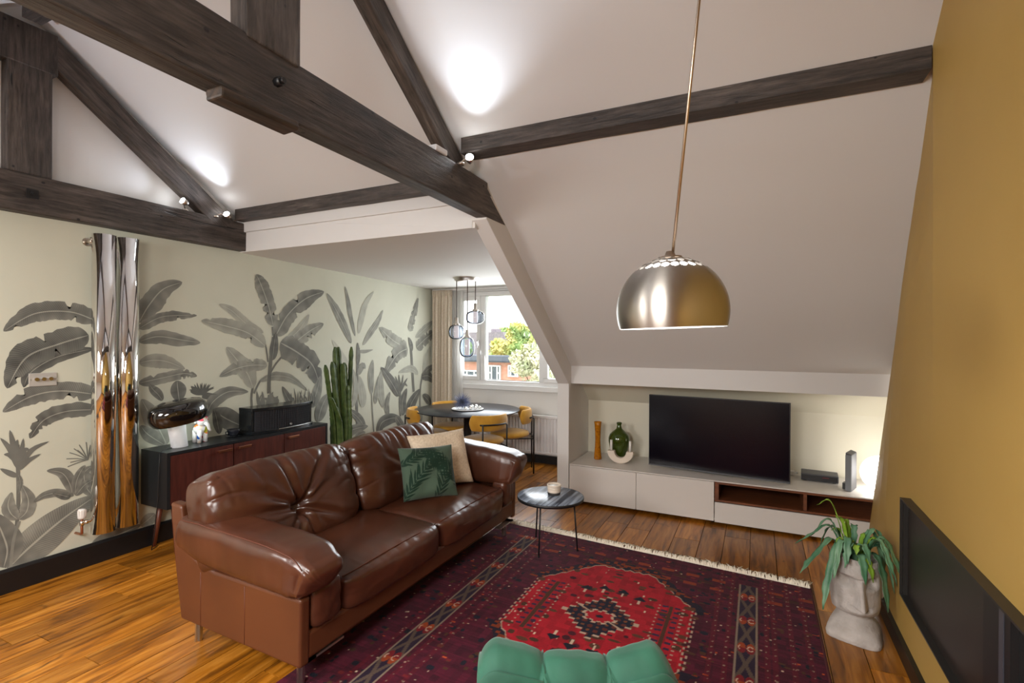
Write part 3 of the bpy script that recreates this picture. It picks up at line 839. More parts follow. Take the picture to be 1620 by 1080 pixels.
def build_window():
    w = MB()
    y0, y1 = YW - 0.02, YW + 0.09
    f = 0.055
    w.box(WX0, WX1, y0, y1, WZ1 - f, WZ1); w.box(WX0, WX1, y0, y1, WZ0, WZ0 + 0.05)
    w.box(WX0, WX0 + f, y0, y1, WZ0 + 0.05, WZ1 - f); w.box(WX1 - f, WX1, y0, y1, WZ0 + 0.05, WZ1 - f)
    win = struct(w.build('window_1', M['upvc'], bevel=0.006))
    for xm in (-3.43, -2.545):
        MB().box(xm - 0.035, xm + 0.035, y0, y1, WZ0 + 0.05, WZ1 - f).build('mullion', M['upvc'], win, bevel=0.006)
    for xa, xb in ((WX0 + f, -3.465), (-2.51, WX1 - f)):
        s = MB(); t = 0.055; za, zb = WZ0 + 0.05, WZ1 - f; ya, yb = y0 - 0.012, y0 + 0.05
        s.box(xa, xb, ya, yb, zb - t, zb); s.box(xa, xb, ya, yb, za, za + t)
        s.box(xa, xa + t, ya, yb, za + t, zb - t); s.box(xb - t, xb, ya, yb, za + t, zb - t)
        so = s.build('casement', M['upvc'], win, bevel=0.008)
        MB().box(xa + t, xb - t, yb - 0.03, yb - 0.024, za + t, zb - t).build('pane', M['clear_glass'], so)
    MB().box(-3.395, -2.58, y0 + 0.03, y0 + 0.036, WZ0 + 0.05, WZ1 - f).build('pane', M['clear_glass'], win)
    h = MB(); h.box(-3.50, -3.475, y0 - 0.045, y0 - 0.012, 1.53, 1.60); h.tube([(-3.487, y0 - 0.05, 1.585), (-3.487, y0 - 0.055, 1.50)], 0.009)
    h.build('handle', M['steel'], win)
    MB().box(WX0 - 0.04, -1.80, YW - 0.05, YW - 0.002, 0.93, 1.00).build('window_sill', M['upvc'], win, bevel=0.006)
    MB().box(WX0 - 0.02, -1.80, YW - 0.03, YW - 0.002, 2.28, 2.345).build('curtain_pelmet', M['upvc'], win)
build_window()

# cheek wall of the dormer, post and rafter casing
ck = MB().prism([(3.10, 2.44), (4.80, 1.21), (4.80, -0.05), (6.17, -0.05), (6.17, 2.5), (3.10, 2.5)], -1.80, -1.74)
struct(ck.build('wall_middle', M['dormer_white']))
rc = MB().prism([(3.06, 2.435), (4.77, 1.175), (4.77, 0.0), (5.45, 0.0), (5.45, 1.10), (4.95, LO(4.95) + 0.02), (3.06, LO(3.06) + 0.02)], -1.80, -1.68)
struct(rc.build('trim_1', M['white_wall'], bevel=0.004))
struct(MB().box(-1.805, -1.675, 4.755, 4.90, 0.0, 0.105).build('baseboard_middle', M['black_skirting']))

# ceilings
cs = MB()
cs.prism([(1.55, RIDGE[1]), (2.75, UP(2.75)), (2.90, LO(2.90)), (4.86, LO(4.86)), (4.95, LO(4.86) + 0.1), (2.90, LO(2.9) + 0.14), (1.55, RIDGE[1] + 0.14)], -1.70, 1.35)
cs.prism([(1.55, RIDGE[1]), (3.12, UP(3.12)), (3.12, UP(3.12) + 0.14), (1.55, RIDGE[1] + 0.14)], -4.30, -1.70)
cs.prism([(1.55, RIDGE[1]), (1.55, RIDGE[1] + 0.14), (-2.35, REAR(-2.35) + 0.14), (-2.35, REAR(-2.35))], -4.30, 1.35)
struct(cs.build('ceiling', M['white_wall']))
dc = MB().prism([(3.075, 2.385), (6.2, 2.325), (6.2, 2.42), (3.075, 2.48)], -4.245, -1.78)
struct(dc.build('ceiling.001', M['dormer_white']))
fa = MB(); fa.box(-4.245, -1.80, 3.07, 3.11, 2.385, 2.68); fa.box(-4.245, -1.80, 3.05, 3.07, 2.56, 2.68)
struct(fa.build('trim_2', M['white_wall'], bevel=0.003))

# television wall: soffit band, alcove
wf = MB()
wf.box(-1.68, 1.30, 5.42, 5.52, -0.05, 0.97)
wf.prism([(5.42, 0.95), (5.13, 1.18), (5.13, 1.28), (5.52, 0.97)], -1.68, 1.30)
struct(wf.build('wall_front', M['cream_wall']))
bd = MB(); bd.prism([(4.83, 1.175), (5.16, 1.178), (5.16, 1.27), (4.83, 1.40)], -1.68, 1.30)
struct(bd.build('trim_3', M['white_wall'], bevel=0.003))

# ochre wall on the right (slightly out of true, as it reads in the photograph)
def wall_right():
    st = [(-2.35, .68, .672, REAR(-2.35)), (0.0, .68, .672, REAR(0.0)), (1.55, .68, .672, RIDGE[1]), (2.6, .68, .668, UP(2.6)), (2.76, .68, .672, UP(2.76)),
          (2.90, .68, .705, LO(2.90)), (3.4, .68, .764, LO(3.4)), (3.7, .683, .798, LO(3.7)), (4.0, .693, .832, LO(4.0)), (4.3, .713, .870, LO(4.3)), (4.762, .765, .928, LO(4.762))]
    g = MB(); nzc = 12
    rows = []
    for y, xb, xt, zt in st:
        zt += 0.06
        pw = 2.4 if y < 3.5 else max(1.0, 2.4 - 1.4 * (y - 3.5) / 0.7)
        rows.append([(xb + (xt - xb) * (k / nzc) ** pw, y, -0.05 + (zt + 0.05) * k / nzc) for k in range(nzc + 1)])
    vs = [p for r in rows for p in r]
    n = len(rows); m = nzc + 1
    fs = [(i * m + k, (i + 1) * m + k, (i + 1) * m + k + 1, i * m + k + 1) for i in range(n - 1) for k in range(nzc)]
    o = len(vs)
    vs2 = [(p[0] + 0.12, p[1], p[2]) for p in vs]
    fs2 = [tuple(q + o for q in f[::-1]) for f in fs]
    rim = []
    for i in range(n - 1):
        a, b = i * m, (i + 1) * m
        rim.append((a, a + o, b + o, b)); rim.append((a + nzc, b + nzc, b + nzc + o, a + nzc + o))
    for k in range(nzc):
        rim.append((k, k + 1, k + 1 + o, k + o)); e = (n - 1) * m
        rim.append((e + k, e + k + o, e + k + 1 + o, e + k + 1))
    g.add(vs + vs2, fs + fs2 + rim, False)
    struct(g.build('wall_right', M['ochre']))
    b = MB()
    for (ya, xa, _, _), (yb, xb, _, _) in zip(st[:-1], st[1:]):
        if ya > 4.2: break
        b.add([(xa - 0.022, ya, 0), (xb - 0.022, yb, 0), (xb + 0.02, yb, 0), (xa + 0.02, ya, 0), (xa - 0.022, ya, 0.088), (xb - 0.022, yb, 0.088), (xb + 0.02, yb, 0.088), (xa + 0.02, ya, 0.088)],
              [(3, 2, 1, 0), (4, 5, 6, 7), (0, 1, 5, 4), (2, 3, 7, 6), (3, 0, 4, 7), (1, 2, 6, 5)])
    struct(b.build('baseboard_right', M['black_skirting']))
wall_right()
struct(MB().box(1.26, 1.36, 4.70, 5.52, -0.05, 1.5).build('wall_alcove', M['cream_wall']))
struct(MB().box(-4.36, 1.3, -2.35, -2.25, -0.05, 1.25).build('wall_rear', M['white_wall']))
bl = MB().prism([(-4.2400, 0.0), (-4.218, 0.0), (-4.218, 0.135), (-4.226, 0.152), (-4.2400, 0.152)], -2.25, 6.165, 'y')
struct(bl.build('baseboard_left', M['black_skirting'], bevel=0.002))
struct(MB().box(-4.215, -1.80, 6.148, 6.168, 0.0, 0.10).build('baseboard_back', M['black_skirting']))

# window frames made up for the rear fill lights, out of view
def fill_light_frame(name, cx):
    y0, y1 = -1.35, -0.15
    def P(u, y, d): return (cx + u, y, REAR(y) - d)
    m = MB()
    for ua, ub, ya, yb in ((-0.55, -0.47, y0, y1), (0.47, 0.55, y0, y1), (-0.47, 0.47, y0, y0 + 0.08), (-0.47, 0.47, y1 - 0.08, y1)):
        m.add([P(ua, ya, 0.0), P(ub, ya, 0.0), P(ub, yb, 0.0), P(ua, yb, 0.0), P(ua, ya, 0.05), P(ub, ya, 0.05), P(ub, yb, 0.05), P(ua, yb, 0.05)],
              [(0, 1, 2, 3), (7, 6, 5, 4), (4, 5, 1, 0), (5, 6, 2, 1), (6, 7, 3, 2), (7, 4, 0, 3)])
    struct(m.build(name, M['upvc']))
fill_light_frame('fill_frame_left', -3.0)
fill_light_frame('fill_frame_right', -0.9)

# ================================================================ TIMBER TRUSSES
def beam_part(name, parent, p0, p1, w, h, roll=0.0, wob=0.004, seed=0, up=(0, 0, 1), material=None, seg=24, bevel=0.008):
    # hewn timber: box along its own X axis with slightly uneven faces; w = thickness, h = depth along up
    p0 = Vector(p0); p1 = Vector(p1)
    d = (p1 - p0); L = d.length; d.normalize()
    upv = Vector(up); s = upv.cross(d).normalized(); u = d.cross(s).normalized()
    m = MB()
    prof = [(-.5, -.5), (0, -.5), (.5, -.5), (.5, -.17), (.5, .17), (.5, .5), (0, .5), (-.5, .5), (-.5, .17), (-.5, -.17)]
    n = len(prof); vs = []; fs = []
    for i in range(seg + 1):
        x = L * i / seg
        for k, (a, b) in enumerate(prof):
            j = wob * nz(x * 2.1 + seed, a * 3 + seed * 1.7, b * 3)
            j2 = wob * nz(x * 2.1 + seed + 9, a * 3, b * 3 + seed)
            vs.append((x, a * w + j, b * h + j2))
    for i in range(seg):
        for k in range(n):
            k2 = (k + 1) % n
            fs.append((i * n + k, i * n + k2, (i + 1) * n + k2, (i + 1) * n + k))
    fs.append(tuple(range(n))[::-1]); fs.append(tuple(seg * n + k for k in range(n)))
    m.add(vs, fs)
    o = m.build(name, material or M['beam'], parent, bevel=bevel)
    R = Matrix((d, s, u)).transposed().to_4x4()
    R.translation = p0
    o.matrix_local = R
    return o

def bolt(parent, c, ax, r=0.016, l=0.03, plate=0.0):
    m = MB(); c = Vector(c); ax = Vector(ax)
    if plate:
        m.tube([c, c + ax * 0.006], plate, n=4)
    m.tube([c, c + ax * l], r, n=6); m.tube([c + ax * l, c + ax * (l + 0.012)], r * 0.6, n=8)
    return m.build('bolt', M['black_metal'], parent)

# near truss: runs past the camera towards the dormer post
near = thing('roof_truss', 'large dark timber truss crossing the room in front of the dormer, nearest the camera', 'timber truss', (-1.60, 0.0, 2.565))
# local: x = world x + 1.60 ; z = world z - 2.565
tb = beam_part('tie_beam', near, (-0.00, -1.6, 0.0), (-0.122, 3.16, 0.0), 0.095, 0.235, seed=1, seg=48)
# cut the far end on the roof slope
bmx = tb.data
for v in bmx.vertices:
    if v.co.x > 4.70:
        v.co.x += -0.33 * (v.co.z) / 0.2
beam_part('king_post', near, (-0.068, 1.315, 0.10), (-0.068, 1.315, 1.08), 0.095, 0.235, seed=2, up=(0, 1, 0))
beam_part('rafter', near, (-0.185, 2.82, 0.165), (-0.185, 1.46, 1.145), 0.085, 0.13, seed=3, up=(0, 0.59, 0.8))
beam_part('rafter', near, (-0.185, 0.10, 0.02), (-0.185, 1.44, 1.10), 0.085, 0.13, seed=4, up=(0, -0.59, 0.8))
beam_part('tie_packer', near, (-0.055, 1.10, -0.135), (-0.055, 1.42, -0.135), 0.085, 0.04, seed=5, material=M['beam_end'], seg=6)
bolt(near, (0.015, 1.29, -0.03), (1, 0, 0), 0.017, 0.03)

far = thing('roof_truss', 'dark timber truss against the mural wall, above the tubular chrome radiator', 'timber truss', (-4.195, 0.0, 2.515))
beam_part('tie_beam', far, (0.0, -1.8, 0.0), (0.0, 3.20, 0.0), 0.085, 0.245, seed=6, seg=40)
beam_part('king_post', far, (0.0, 1.565, 0.12), (0.0, 1.565, 1.06), 0.085, 0.225, seed=7, up=(0, 1, 0))
beam_part('post_head', far, (0.002, 1.56, 0.80), (0.002, 1.56, 1.07), 0.087, 0.29, seed=8, up=(0, 1, 0), seg=4)
beam_part('rafter', far, (0.0, 2.90, 0.065), (0.0, 1.655, 0.985), 0.085, 0.165, seed=9, up=(0, 0.59, 0.8))
beam_part('rafter', far, (0.0, 0.23, 0.065), (0.0, 1.475, 0.985), 0.085, 0.165, seed=10, up=(0, -0.59, 0.8))
sk = MB(); sk.box(0.0425, 0.046, 1.575 - 0.03, 1.575 + 0.03, -0.03, 0.03); so = sk.build('bolt_recess', M['black_metal'], far)
bolt(far, (0.044, 1.575, 0.0), (1, 0, 0), 0.012, 0.012)

def purlin(label, x0, x1, prof, seed):
    # squared beam let into the roof slope: its back follows the ceiling
    m = MB(); seg = 40; n = len(prof); vs = []; fs = []
    cy = prof[0][0]; cz = prof[0][1]
    for i in range(seg + 1):
        x = (x1 - x0) * i / seg
        for k, (y, z) in enumerate(prof):
            w = 0.004 if k in (0, 1) else 0.0
            vs.append((x, y - cy + w * nz(x * 3, k * 5, seed), z - cz + w * nz(x * 3, k * 5 + 9, seed)))
    for i in range(seg):
        for k in range(n):
            k2 = (k + 1) % n; fs.append((i * n + k, i * n + k2, (i + 1) * n + k2, (i + 1) * n + k))
    fs.append(tuple(range(n))[::-1]); fs.append(tuple(seg * n + k for k in range(n)))
    m.add(vs, fs)
    o = m.build('purlin', M['beam'], None, bevel=0.004); o.location = (x0, cy, cz)
    return tag(o, label, 'beam')
e = 0.004
purlin('long dark purlin beam across the sloping ceiling above the television', -1.70, 0.668, [(2.755, 2.783), (2.893, 2.783), (2.893, LO(2.9) - e), (2.755, UP(2.755) - e)], 12)
purlin('dark purlin beam over the dormer opening, from mural wall to near truss', -4.15, -1.75, [(2.958, 2.645), (3.046, 2.645), (3.046, UP(3.046) - e), (2.958, UP(2.958) - e)], 13)
purlin('short ridge beam end joining the top of the far truss post', -4.10, -1.45, [(1.50, 3.58), (1.60, 3.58), (1.60, 3.675), (1.50, 3.675)], 14)

# ================================================================ SOFA
SO = (-2.30, 2.72, 0.0)
sofa = thing('sofa', 'brown leather two-seat sofa with tufted back cushions and padded arms', 'sofa', SO)

def T(loc, rx=0, ry=0, rz=0):
    return Matrix.Translation(Vector(loc)) @ Euler((rx, ry, rz)).to_matrix().to_4x4()

def rail():
    m = MB()
    m.box(-0.42, 0.475, -1.055, 1.085, 0.145, 0.275)
    m.build('base_rail', M['leather_side'], sofa, bevel=0.018, seg=3)
rail()
for sg, y in ((-1, -1.072), (1, 1.100)):
    m = MB()
    poly = [(-0.385, 0.150), (0.478, 0.130), (0.482, 0.440), (0.08, 0.445), (-0.12, 0.448), (-0.26, 0.480), (-0.345, 0.53), (-0.385, 0.735), (-0.475, 0.742), (-0.44, 0.45)]
    m.prism(poly, y - 0.028, y + 0.028, 'y')
    p = m.build('side_panel', M['leather_side'], sofa, bevel=0.014, seg=3)
    for xs in (-0.22, 0.11):
        MB().tube([(xs, y + sg * 0.0282, 0.15), (xs, y + sg * 0.0282, 0.425)], 0.0016, n=5).build('seam', M['thread'], p)
m = MB(); m.prism([(-0.43, 0.16), (-0.37, 0.16), (-0.40, 0.72), (-0.47, 0.72)], -1.05, 1.08, 'y')
m.build('back_panel', M['leather_side'], sofa, bevel=0.02, seg=3)

def seat_cushion(y0, y1, seed):
    cy = (y0 + y1) / 2; hy = (y1 - y0) / 2 + 0.004
    def disp(u, v):
        x, y, z = u
        dz = 0; dx = 0
        if z > 0.2:
            dz += 0.020 * (1 - x * x) * (1 - y * y)
            wr = nz(v.x * 9 + seed, v.y * 4, 1) * 0.004
            fr = max(0.0, x - 0.45)
            wr += 0.014 * fr * nz(v.y * 17 + v.x * 9, v.x * 4, seed) + 0.006 * fr * nz(v.y * 40, v.x * 8, seed)
            wr += 0.010 * max(0, abs(y) - 0.72) * nz(v.x * 26, v.y * 8, seed + 4)
            dz += wr
        if x > 0.2:
            dx += 0.016 * (1 - z * z) * (1 - y * y) + 0.005 * nz(v.y * 9, v.z * 14, seed + 2)
            dx += 0.010 * max(0.0, abs(y) - 0.7) * nz(v.z * 40, v.y * 9, seed)
        return (dx, 0, dz)
    m = MB().pillow((0.335, hy, 0.097), e=8, n=60, Mx=T((0.175, cy, 0.352), 0, math.radians(2.5)), disp=disp)
    c = m.build('seat_cushion', M['leather'], sofa)
    q = MB()
    pts = []
    for i in range(25):
        t = -0.94 + 1.88 * i / 24
        pts.append((0.468 - 0.02 * t ** 6, cy + hy * t, 0.428 + 0.012 * (1 - t * t)))
    q.tube(pts, 0.0035, n=6)
    q.build('seam', M['thread'], c)
seat_cushion(-0.845, 0.008, 1.0)
seat_cushion(0.014, 0.905, 7.0)

def back_cushion(y0, y1, seed, zc=0.655, hz=0.258, tuft=1.0):
    cy = (y0 + y1) / 2; hy = (y1 - y0) / 2
    rr_ = random.Random(int(seed * 10))
    rays = [(-PI + 2 * PI * k / 9 + rr_.uniform(-0.25, 0.25), rr_.uniform(0.6, 1.2), rr_.uniform(0.22, 0.42)) for k in range(9)]
    def disp(u, v):
        x, y, z = u
        dx = dz = dy = 0
        if x > 0.05:
            f = min(1, x / 0.5)
            dx += 0.030 * (1 - y ** 4) * (1 - z ** 4)
            cyy, czz = 0.02, -0.05
            a, b = v.y - cyy, v.z - czz
            r = math.hypot(a, b); th = math.atan2(b, a)
            dx -= tuft * (0.060 * math.exp(-(r / 0.055) ** 2) + 0.022 * math.exp(-(r / 0.17) ** 2))
            for t0, amp, ln in rays:
                d = (th - t0 + PI) % (2 * PI) - PI
                q = abs(d) * r
                if abs(d) < 1.2:
                    bendw = 0.012 + 0.03 * r
                    dx -= tuft * amp * 0.020 * math.exp(-(q / bendw) ** 2) * math.exp(-(r / ln) ** 2) * min(1, r / 0.02)
                    dx += tuft * amp * 0.008 * math.exp(-((q - 2.2 * bendw) / bendw) ** 2) * math.exp(-(r / ln) ** 2) * min(1, r / 0.05)
            up = max(0.0, z - 0.15)
            w1 = 1 - abs(nz(v.y * 8 + 2.2 * v.z, v.z * 2.5, seed + 5)) * 2
            dx -= 0.014 * up * max(0, w1) ** 3
            dx += 0.010 * up * nz(v.y * 22 + 6 * v.z, v.z * 5, seed + 15)
            ed = max(0.0, abs(y) - 0.55)
            w2 = 1 - abs(nz(v.z * 11, v.y * 4, seed + 8)) * 2
            dx -= 0.030 * ed * max(0, w2) ** 3
            dx *= f
        if z > 0.3:
            dz += 0.012 * (1 - y * y) + 0.007 * nz(v.y * 11, v.x * 6, seed) + 0.005 * nz(v.y * 26, v.x * 9, seed)
            dz += 0.010 * abs(y) ** 6
        if abs(y) > 0.6:
            dy += 0.010 * nz(v.x * 14, v.z * 12, seed + 3)
        return (dx, dy, dz)
    m = MB().pillow((0.128, hy, hz), e=6.5, n=84, Mx=T((-0.190, cy, zc), 0, math.radians(-17)), disp=disp)
    o = m.build('back_cushion', M['leather'], sofa)
    return o
back_cushion(-1.125, -0.145, 1.3)
back_cushion(-0.125, 0.855, 4.1, tuft=0.55)

def arm_cushion(side, seed):
    # padded bolster running back to front with a rounded front end
    if side < 0:
        path = [(-0.385, 0.628), (-0.33, 0.608), (-0.16, 0.582), (0.05, 0.570), (0.26, 0.560), (0.42, 0.545), (0.50, 0.520), (0.545, 0.490)]
        thick = [0.060, 0.100, 0.120, 0.122, 0.120, 0.116, 0.096, 0.045]
        halfw = [0.09, 0.125, 0.135, 0.138, 0.140, 0.138, 0.120, 0.075]
        cy = -1.018
    else:
        path = [(-0.34, 0.625), (-0.26, 0.612), (-0.08, 0.600), (0.10, 0.590), (0.28, 0.580), (0.45, 0.570), (0.54, 0.560), (0.585, 0.545)]
        thick = [0.09, 0.135, 0.152, 0.148, 0.142, 0.134, 0.118, 0.075]
        halfw = [0.08, 0.115, 0.125, 0.128, 0.128, 0.126, 0.110, 0.07]
        cy = 1.015
    n = len(path); K = 96; NU = 64
    P = [Vector(p) for p in path]
    def samp(arr, t):
        k = min(int(t), n - 2); q = t - k; q = q * q * (3 - 2 * q)
        return arr[k] * (1 - q) + arr[k + 1] * q
    def cr(t):
        k = min(int(t), n - 2); q = t - k
        p0 = P[max(k - 1, 0)]; p1 = P[k]; p2 = P[k + 1]; p3 = P[min(k + 2, n - 1)]
        return 0.5 * ((2 * p1) + (p2 - p0) * q + (2 * p0 - 5 * p1 + 4 * p2 - p3) * q * q + (3 * p1 - p0 - 3 * p2 + p3) * q ** 3)
    m = MB(); vs = []; fs = []
    ex = 3.6 if side < 0 else 4.6
    for j in range(K + 1):
        t = j / K * (n - 1)
        c = cr(t)
        d = (cr(min(t + 0.05, n - 1)) - cr(max(t - 0.05, 0))).normalized()
        nn = Vector((-d.y, d.x))
        endf = min(1, (j + 0.3) / 4, (K - j + 0.3) / 7) ** 0.5
        for k in range(NU):
            a = 2 * PI * k / NU
            ca, sa = math.cos(a), math.sin(a)
            hx = math.copysign(abs(ca) ** (2 / ex), ca) * samp(halfw, t) * endf
            hz = math.copysign(abs(sa) ** (2 / ex), sa) * samp(thick, t) * endf
            w = 1 + 0.03 * nz(j * 0.07 + seed, ca * 1.4, sa * 1.4)
            fr = max(0, (t - 4.6) / 2.4)
            cre = max(0, 1 - 2 * abs(nz(ca * 4 + seed, sa * 4, j * 0.05)))
            w -= 0.10 * fr * cre ** 3
            w += 0.012 * nz(j * 0.30, ca * 2 + seed, 3)
            q = c + nn * hz * w
            lean = -side * -0.10 * (q.y - 0.57)
            vs.append((q.x, cy + hx * w + lean, q.y))
    for j in range(K):
        for k in range(NU):
            k2 = (k + 1) % NU
            fs.append((j * NU + k, j * NU + k2, (j + 1) * NU + k2, (j + 1) * NU + k))
    fs.append(tuple(range(NU))[::-1]); fs.append(tuple(K * NU + k for k in range(NU)))
    m.add(vs, fs, True)
    c = m.build('arm_cushion', M['leather'], sofa)
    off = side * 0.108
    pts = []
    for j in range(6, K - 14, 2):
        t = j / K * (n - 1); c0 = cr(t); d = (cr(min(t + 0.05, n - 1)) - cr(max(t - 0.05, 0))).normalized(); nn = Vector((-d.y, d.x))
        f = min(0.98, abs(off) / samp(halfw, t))
        hh = samp(thick, t) * (1 - f ** ex) ** (1 / ex)
        p = c0 + nn * (hh + 0.001)
        pts.append((p.x, cy + off + side * 0.10 * (p.y - 0.57), p.y))
    MB().tube(pts, 0.003, n=5).build('seam', M['thread'], c)
    def disp(u, v):
        return (0.010 * (1 - u.y * u.y) * (u.x > 0) + 0.004 * nz(v.y * 30, v.z * 20, seed), 0.004 * nz(v.x * 20, v.z * 25, seed), 0)
    MB().pillow((0.060, 0.088, 0.100), e=6, n=18, Mx=T((0.435, cy + (0.070 if side < 0 else -0.04), 0.375), 0, 0, 0), disp=disp).build('arm_front_pad', M['leather'], sofa)
arm_cushion(-1, 2.0)
arm_cushion(1, 9.0)
for lx, ly in ((-0.365, -1.015), (0.405, -1.03), (0.445, 0.98), (-0.365, 1.0)):
    m = MB()
    z0 = 0.013 if lx > 0.2 else 0.0
    m.box(lx - 0.018, lx + 0.018, ly - 0.006, ly + 0.006, z0, 0.143)
    m.box(lx - 0.006, lx + 0.006, ly - 0.018, ly + 0.018, z0, 0.143)
    ex = 0.07 if lx > 0 else -0.0
    m.box(lx - 0.16 if lx > 0 else lx - 0.02, lx + 0.07 if lx > 0 else lx + 0.12, ly - 0.026, ly + 0.026, 0.135, 0.145)
    if lx > 0: m.box(lx + 0.022, lx + 0.07, min(ly - 0.026, ly + (0.20 if ly < 0 else -0.20)), max(ly + 0.026, ly + (0.20 if ly < 0 else -0.20)), 0.135, 0.145)
    m.build('leg', M['steel'], sofa)

# ---- loose cushions
def loose_cushion(name, label, mt, bl, br, tr, tl, th, seed):
    bl, br, tr, tl = map(Vector, (bl, br, tr, tl))
    c = (bl + br + tr + tl) / 4
    X = ((br - bl) + (tr - tl)).normalized(); N = X.cross((tl - bl) + (tr - br)).normalized(); Y = N.cross(X)
    q = [((p - c).dot(X), (p - c).dot(Y)) for p in (bl, br, tr, tl)]
    m = MB(); n = 26 if mt is not M['palm'] else 110; vs = []; fs = []
    def ptt(i, j, s):
        u = i / n; v = j / n
        a = [(q[0][k] * (1 - u) + q[1][k] * u) * (1 - v) + (q[3][k] * (1 - u) + q[2][k] * u) * v for k in (0, 1)]
        U = 2 * u - 1; V = 2 * v - 1
        pinch = 1 - 0.055 * (1 - U * U) * (V * V) - 0.055 * (1 - V * V) * (U * U)
        h = th * max(0, (1 - U ** 4) * (1 - V ** 4)) ** 0.6 * (1 + 0.25 * nz(U * 2 + seed, V * 2, s)) + 0.004
        return (a[0] * pinch, a[1] * pinch, s * h)
    for s in (-1, 1):
        o = len(vs)
        for j in range(n + 1):
            for i in range(n + 1):
                vs.append(ptt(i, j, s))
        for j in range(n):
            for i in range(n):
                f = (o + j * (n + 1) + i, o + j * (n + 1) + i + 1, o + (j + 1) * (n + 1) + i + 1, o + (j + 1) * (n + 1) + i)
                fs.append(f if s > 0 else f[::-1])
    B = (n + 1) * (n + 1)
    ring = [i for i in range(n + 1)] + [j * (n + 1) + n for j in range(1, n + 1)] + [n * (n + 1) + i for i in range(n - 1, -1, -1)] + [j * (n + 1) for j in range(n - 1, 0, -1)]
    for a, b in zip(ring, ring[1:] + ring[:1]):
        fs.append((a, B + a, B + b, b))
    m.add(vs, fs, True)
    o = m.build(name, mt, None)
    R = Matrix((X, Y, N)).transposed().to_4x4(); R.translation = c
    o.matrix_world = R
    if mt is M['palm']:
        me = o.data; r = random.Random(21)
        co = np.zeros(len(me.vertices) * 3); me.vertices.foreach_get('co', co); co = co.reshape(-1, 3)
        xy = co[:, :2]
        base = np.array(lin(66, 84, 68)[:3]); dark = np.array(lin(6, 38, 22)[:3])
        f = np.zeros(len(xy))
        def stroke(a, b, w):
            a = np.array(a); b = np.array(b); d = b - a; L2 = d @ d
            t = np.clip(((xy - a) @ d) / L2, 0, 1)
            dist = np.linalg.norm(xy - a - t[:, None] * d, axis=1)
            ww = w * np.sin(np.pi * np.clip(0.12 + 0.88 * t, 0, 1)) + 0.0008
            np.maximum(f, np.clip((ww - dist) / 0.0022 + 0.5, 0, 1), out=f)
        for (cx, cy_, ang, ln, bend) in ((-0.20, -0.19, 62, 0.34, -0.5), (0.04, -0.20, 75, 0.36, -0.9), (0.21, -0.12, 120, 0.34, 0.5), (-0.21, 0.06, 20, 0.30, 0.6), (-0.06, 0.20, -40, 0.24, -0.4)):
            pts = []; an = math.radians(ang); p = np.array((cx, cy_))
            for k in range(13):
                pts.append((p.copy(), an)); p = p + ln / 12 * np.array((math.cos(an), math.sin(an))); an += bend / 12
            for k in range(12):
                stroke(pts[k][0], pts[k + 1][0], 0.002)
                for s in (-1, 1):
                    l = 0.115 * math.sin(PI * (0.18 + 0.75 * k / 12)) * r.uniform(0.8, 1.1); aa = pts[k][1] + s * r.uniform(0.5, 0.75)
                    q = pts[k][0]; stroke(q, q + l * np.array((math.cos(aa), math.sin(aa))), 0.0062)
        C = base + (dark - base) * f[:, None]
        ca = me.color_attributes.new('print', 'FLOAT_COLOR', 'POINT')
        ca.data.foreach_set('color', np.concatenate([C, np.ones((len(C), 1))], 1).astype(np.float32).ravel())
    tag(o, label, 'cushion')
    return o
loose_cushion('scatter_cushion', 'square cream woven cushion behind the green one on the brown sofa', M['cushion_cream'],
              (-2.27, 3.17, 0.475), (-2.035, 3.53, 0.470), (-2.19, 3.58, 0.875), (-2.39, 3.115, 0.875), 0.060, 2.0)
loose_cushion('scatter_cushion', 'dark green velvet cushion with palm leaf pattern on the brown sofa', M['palm'],
              (-2.205, 2.845, 0.475), (-1.965, 3.165, 0.470), (-2.075, 3.245, 0.815), (-2.315, 2.915, 0.825), 0.062, 6.0)

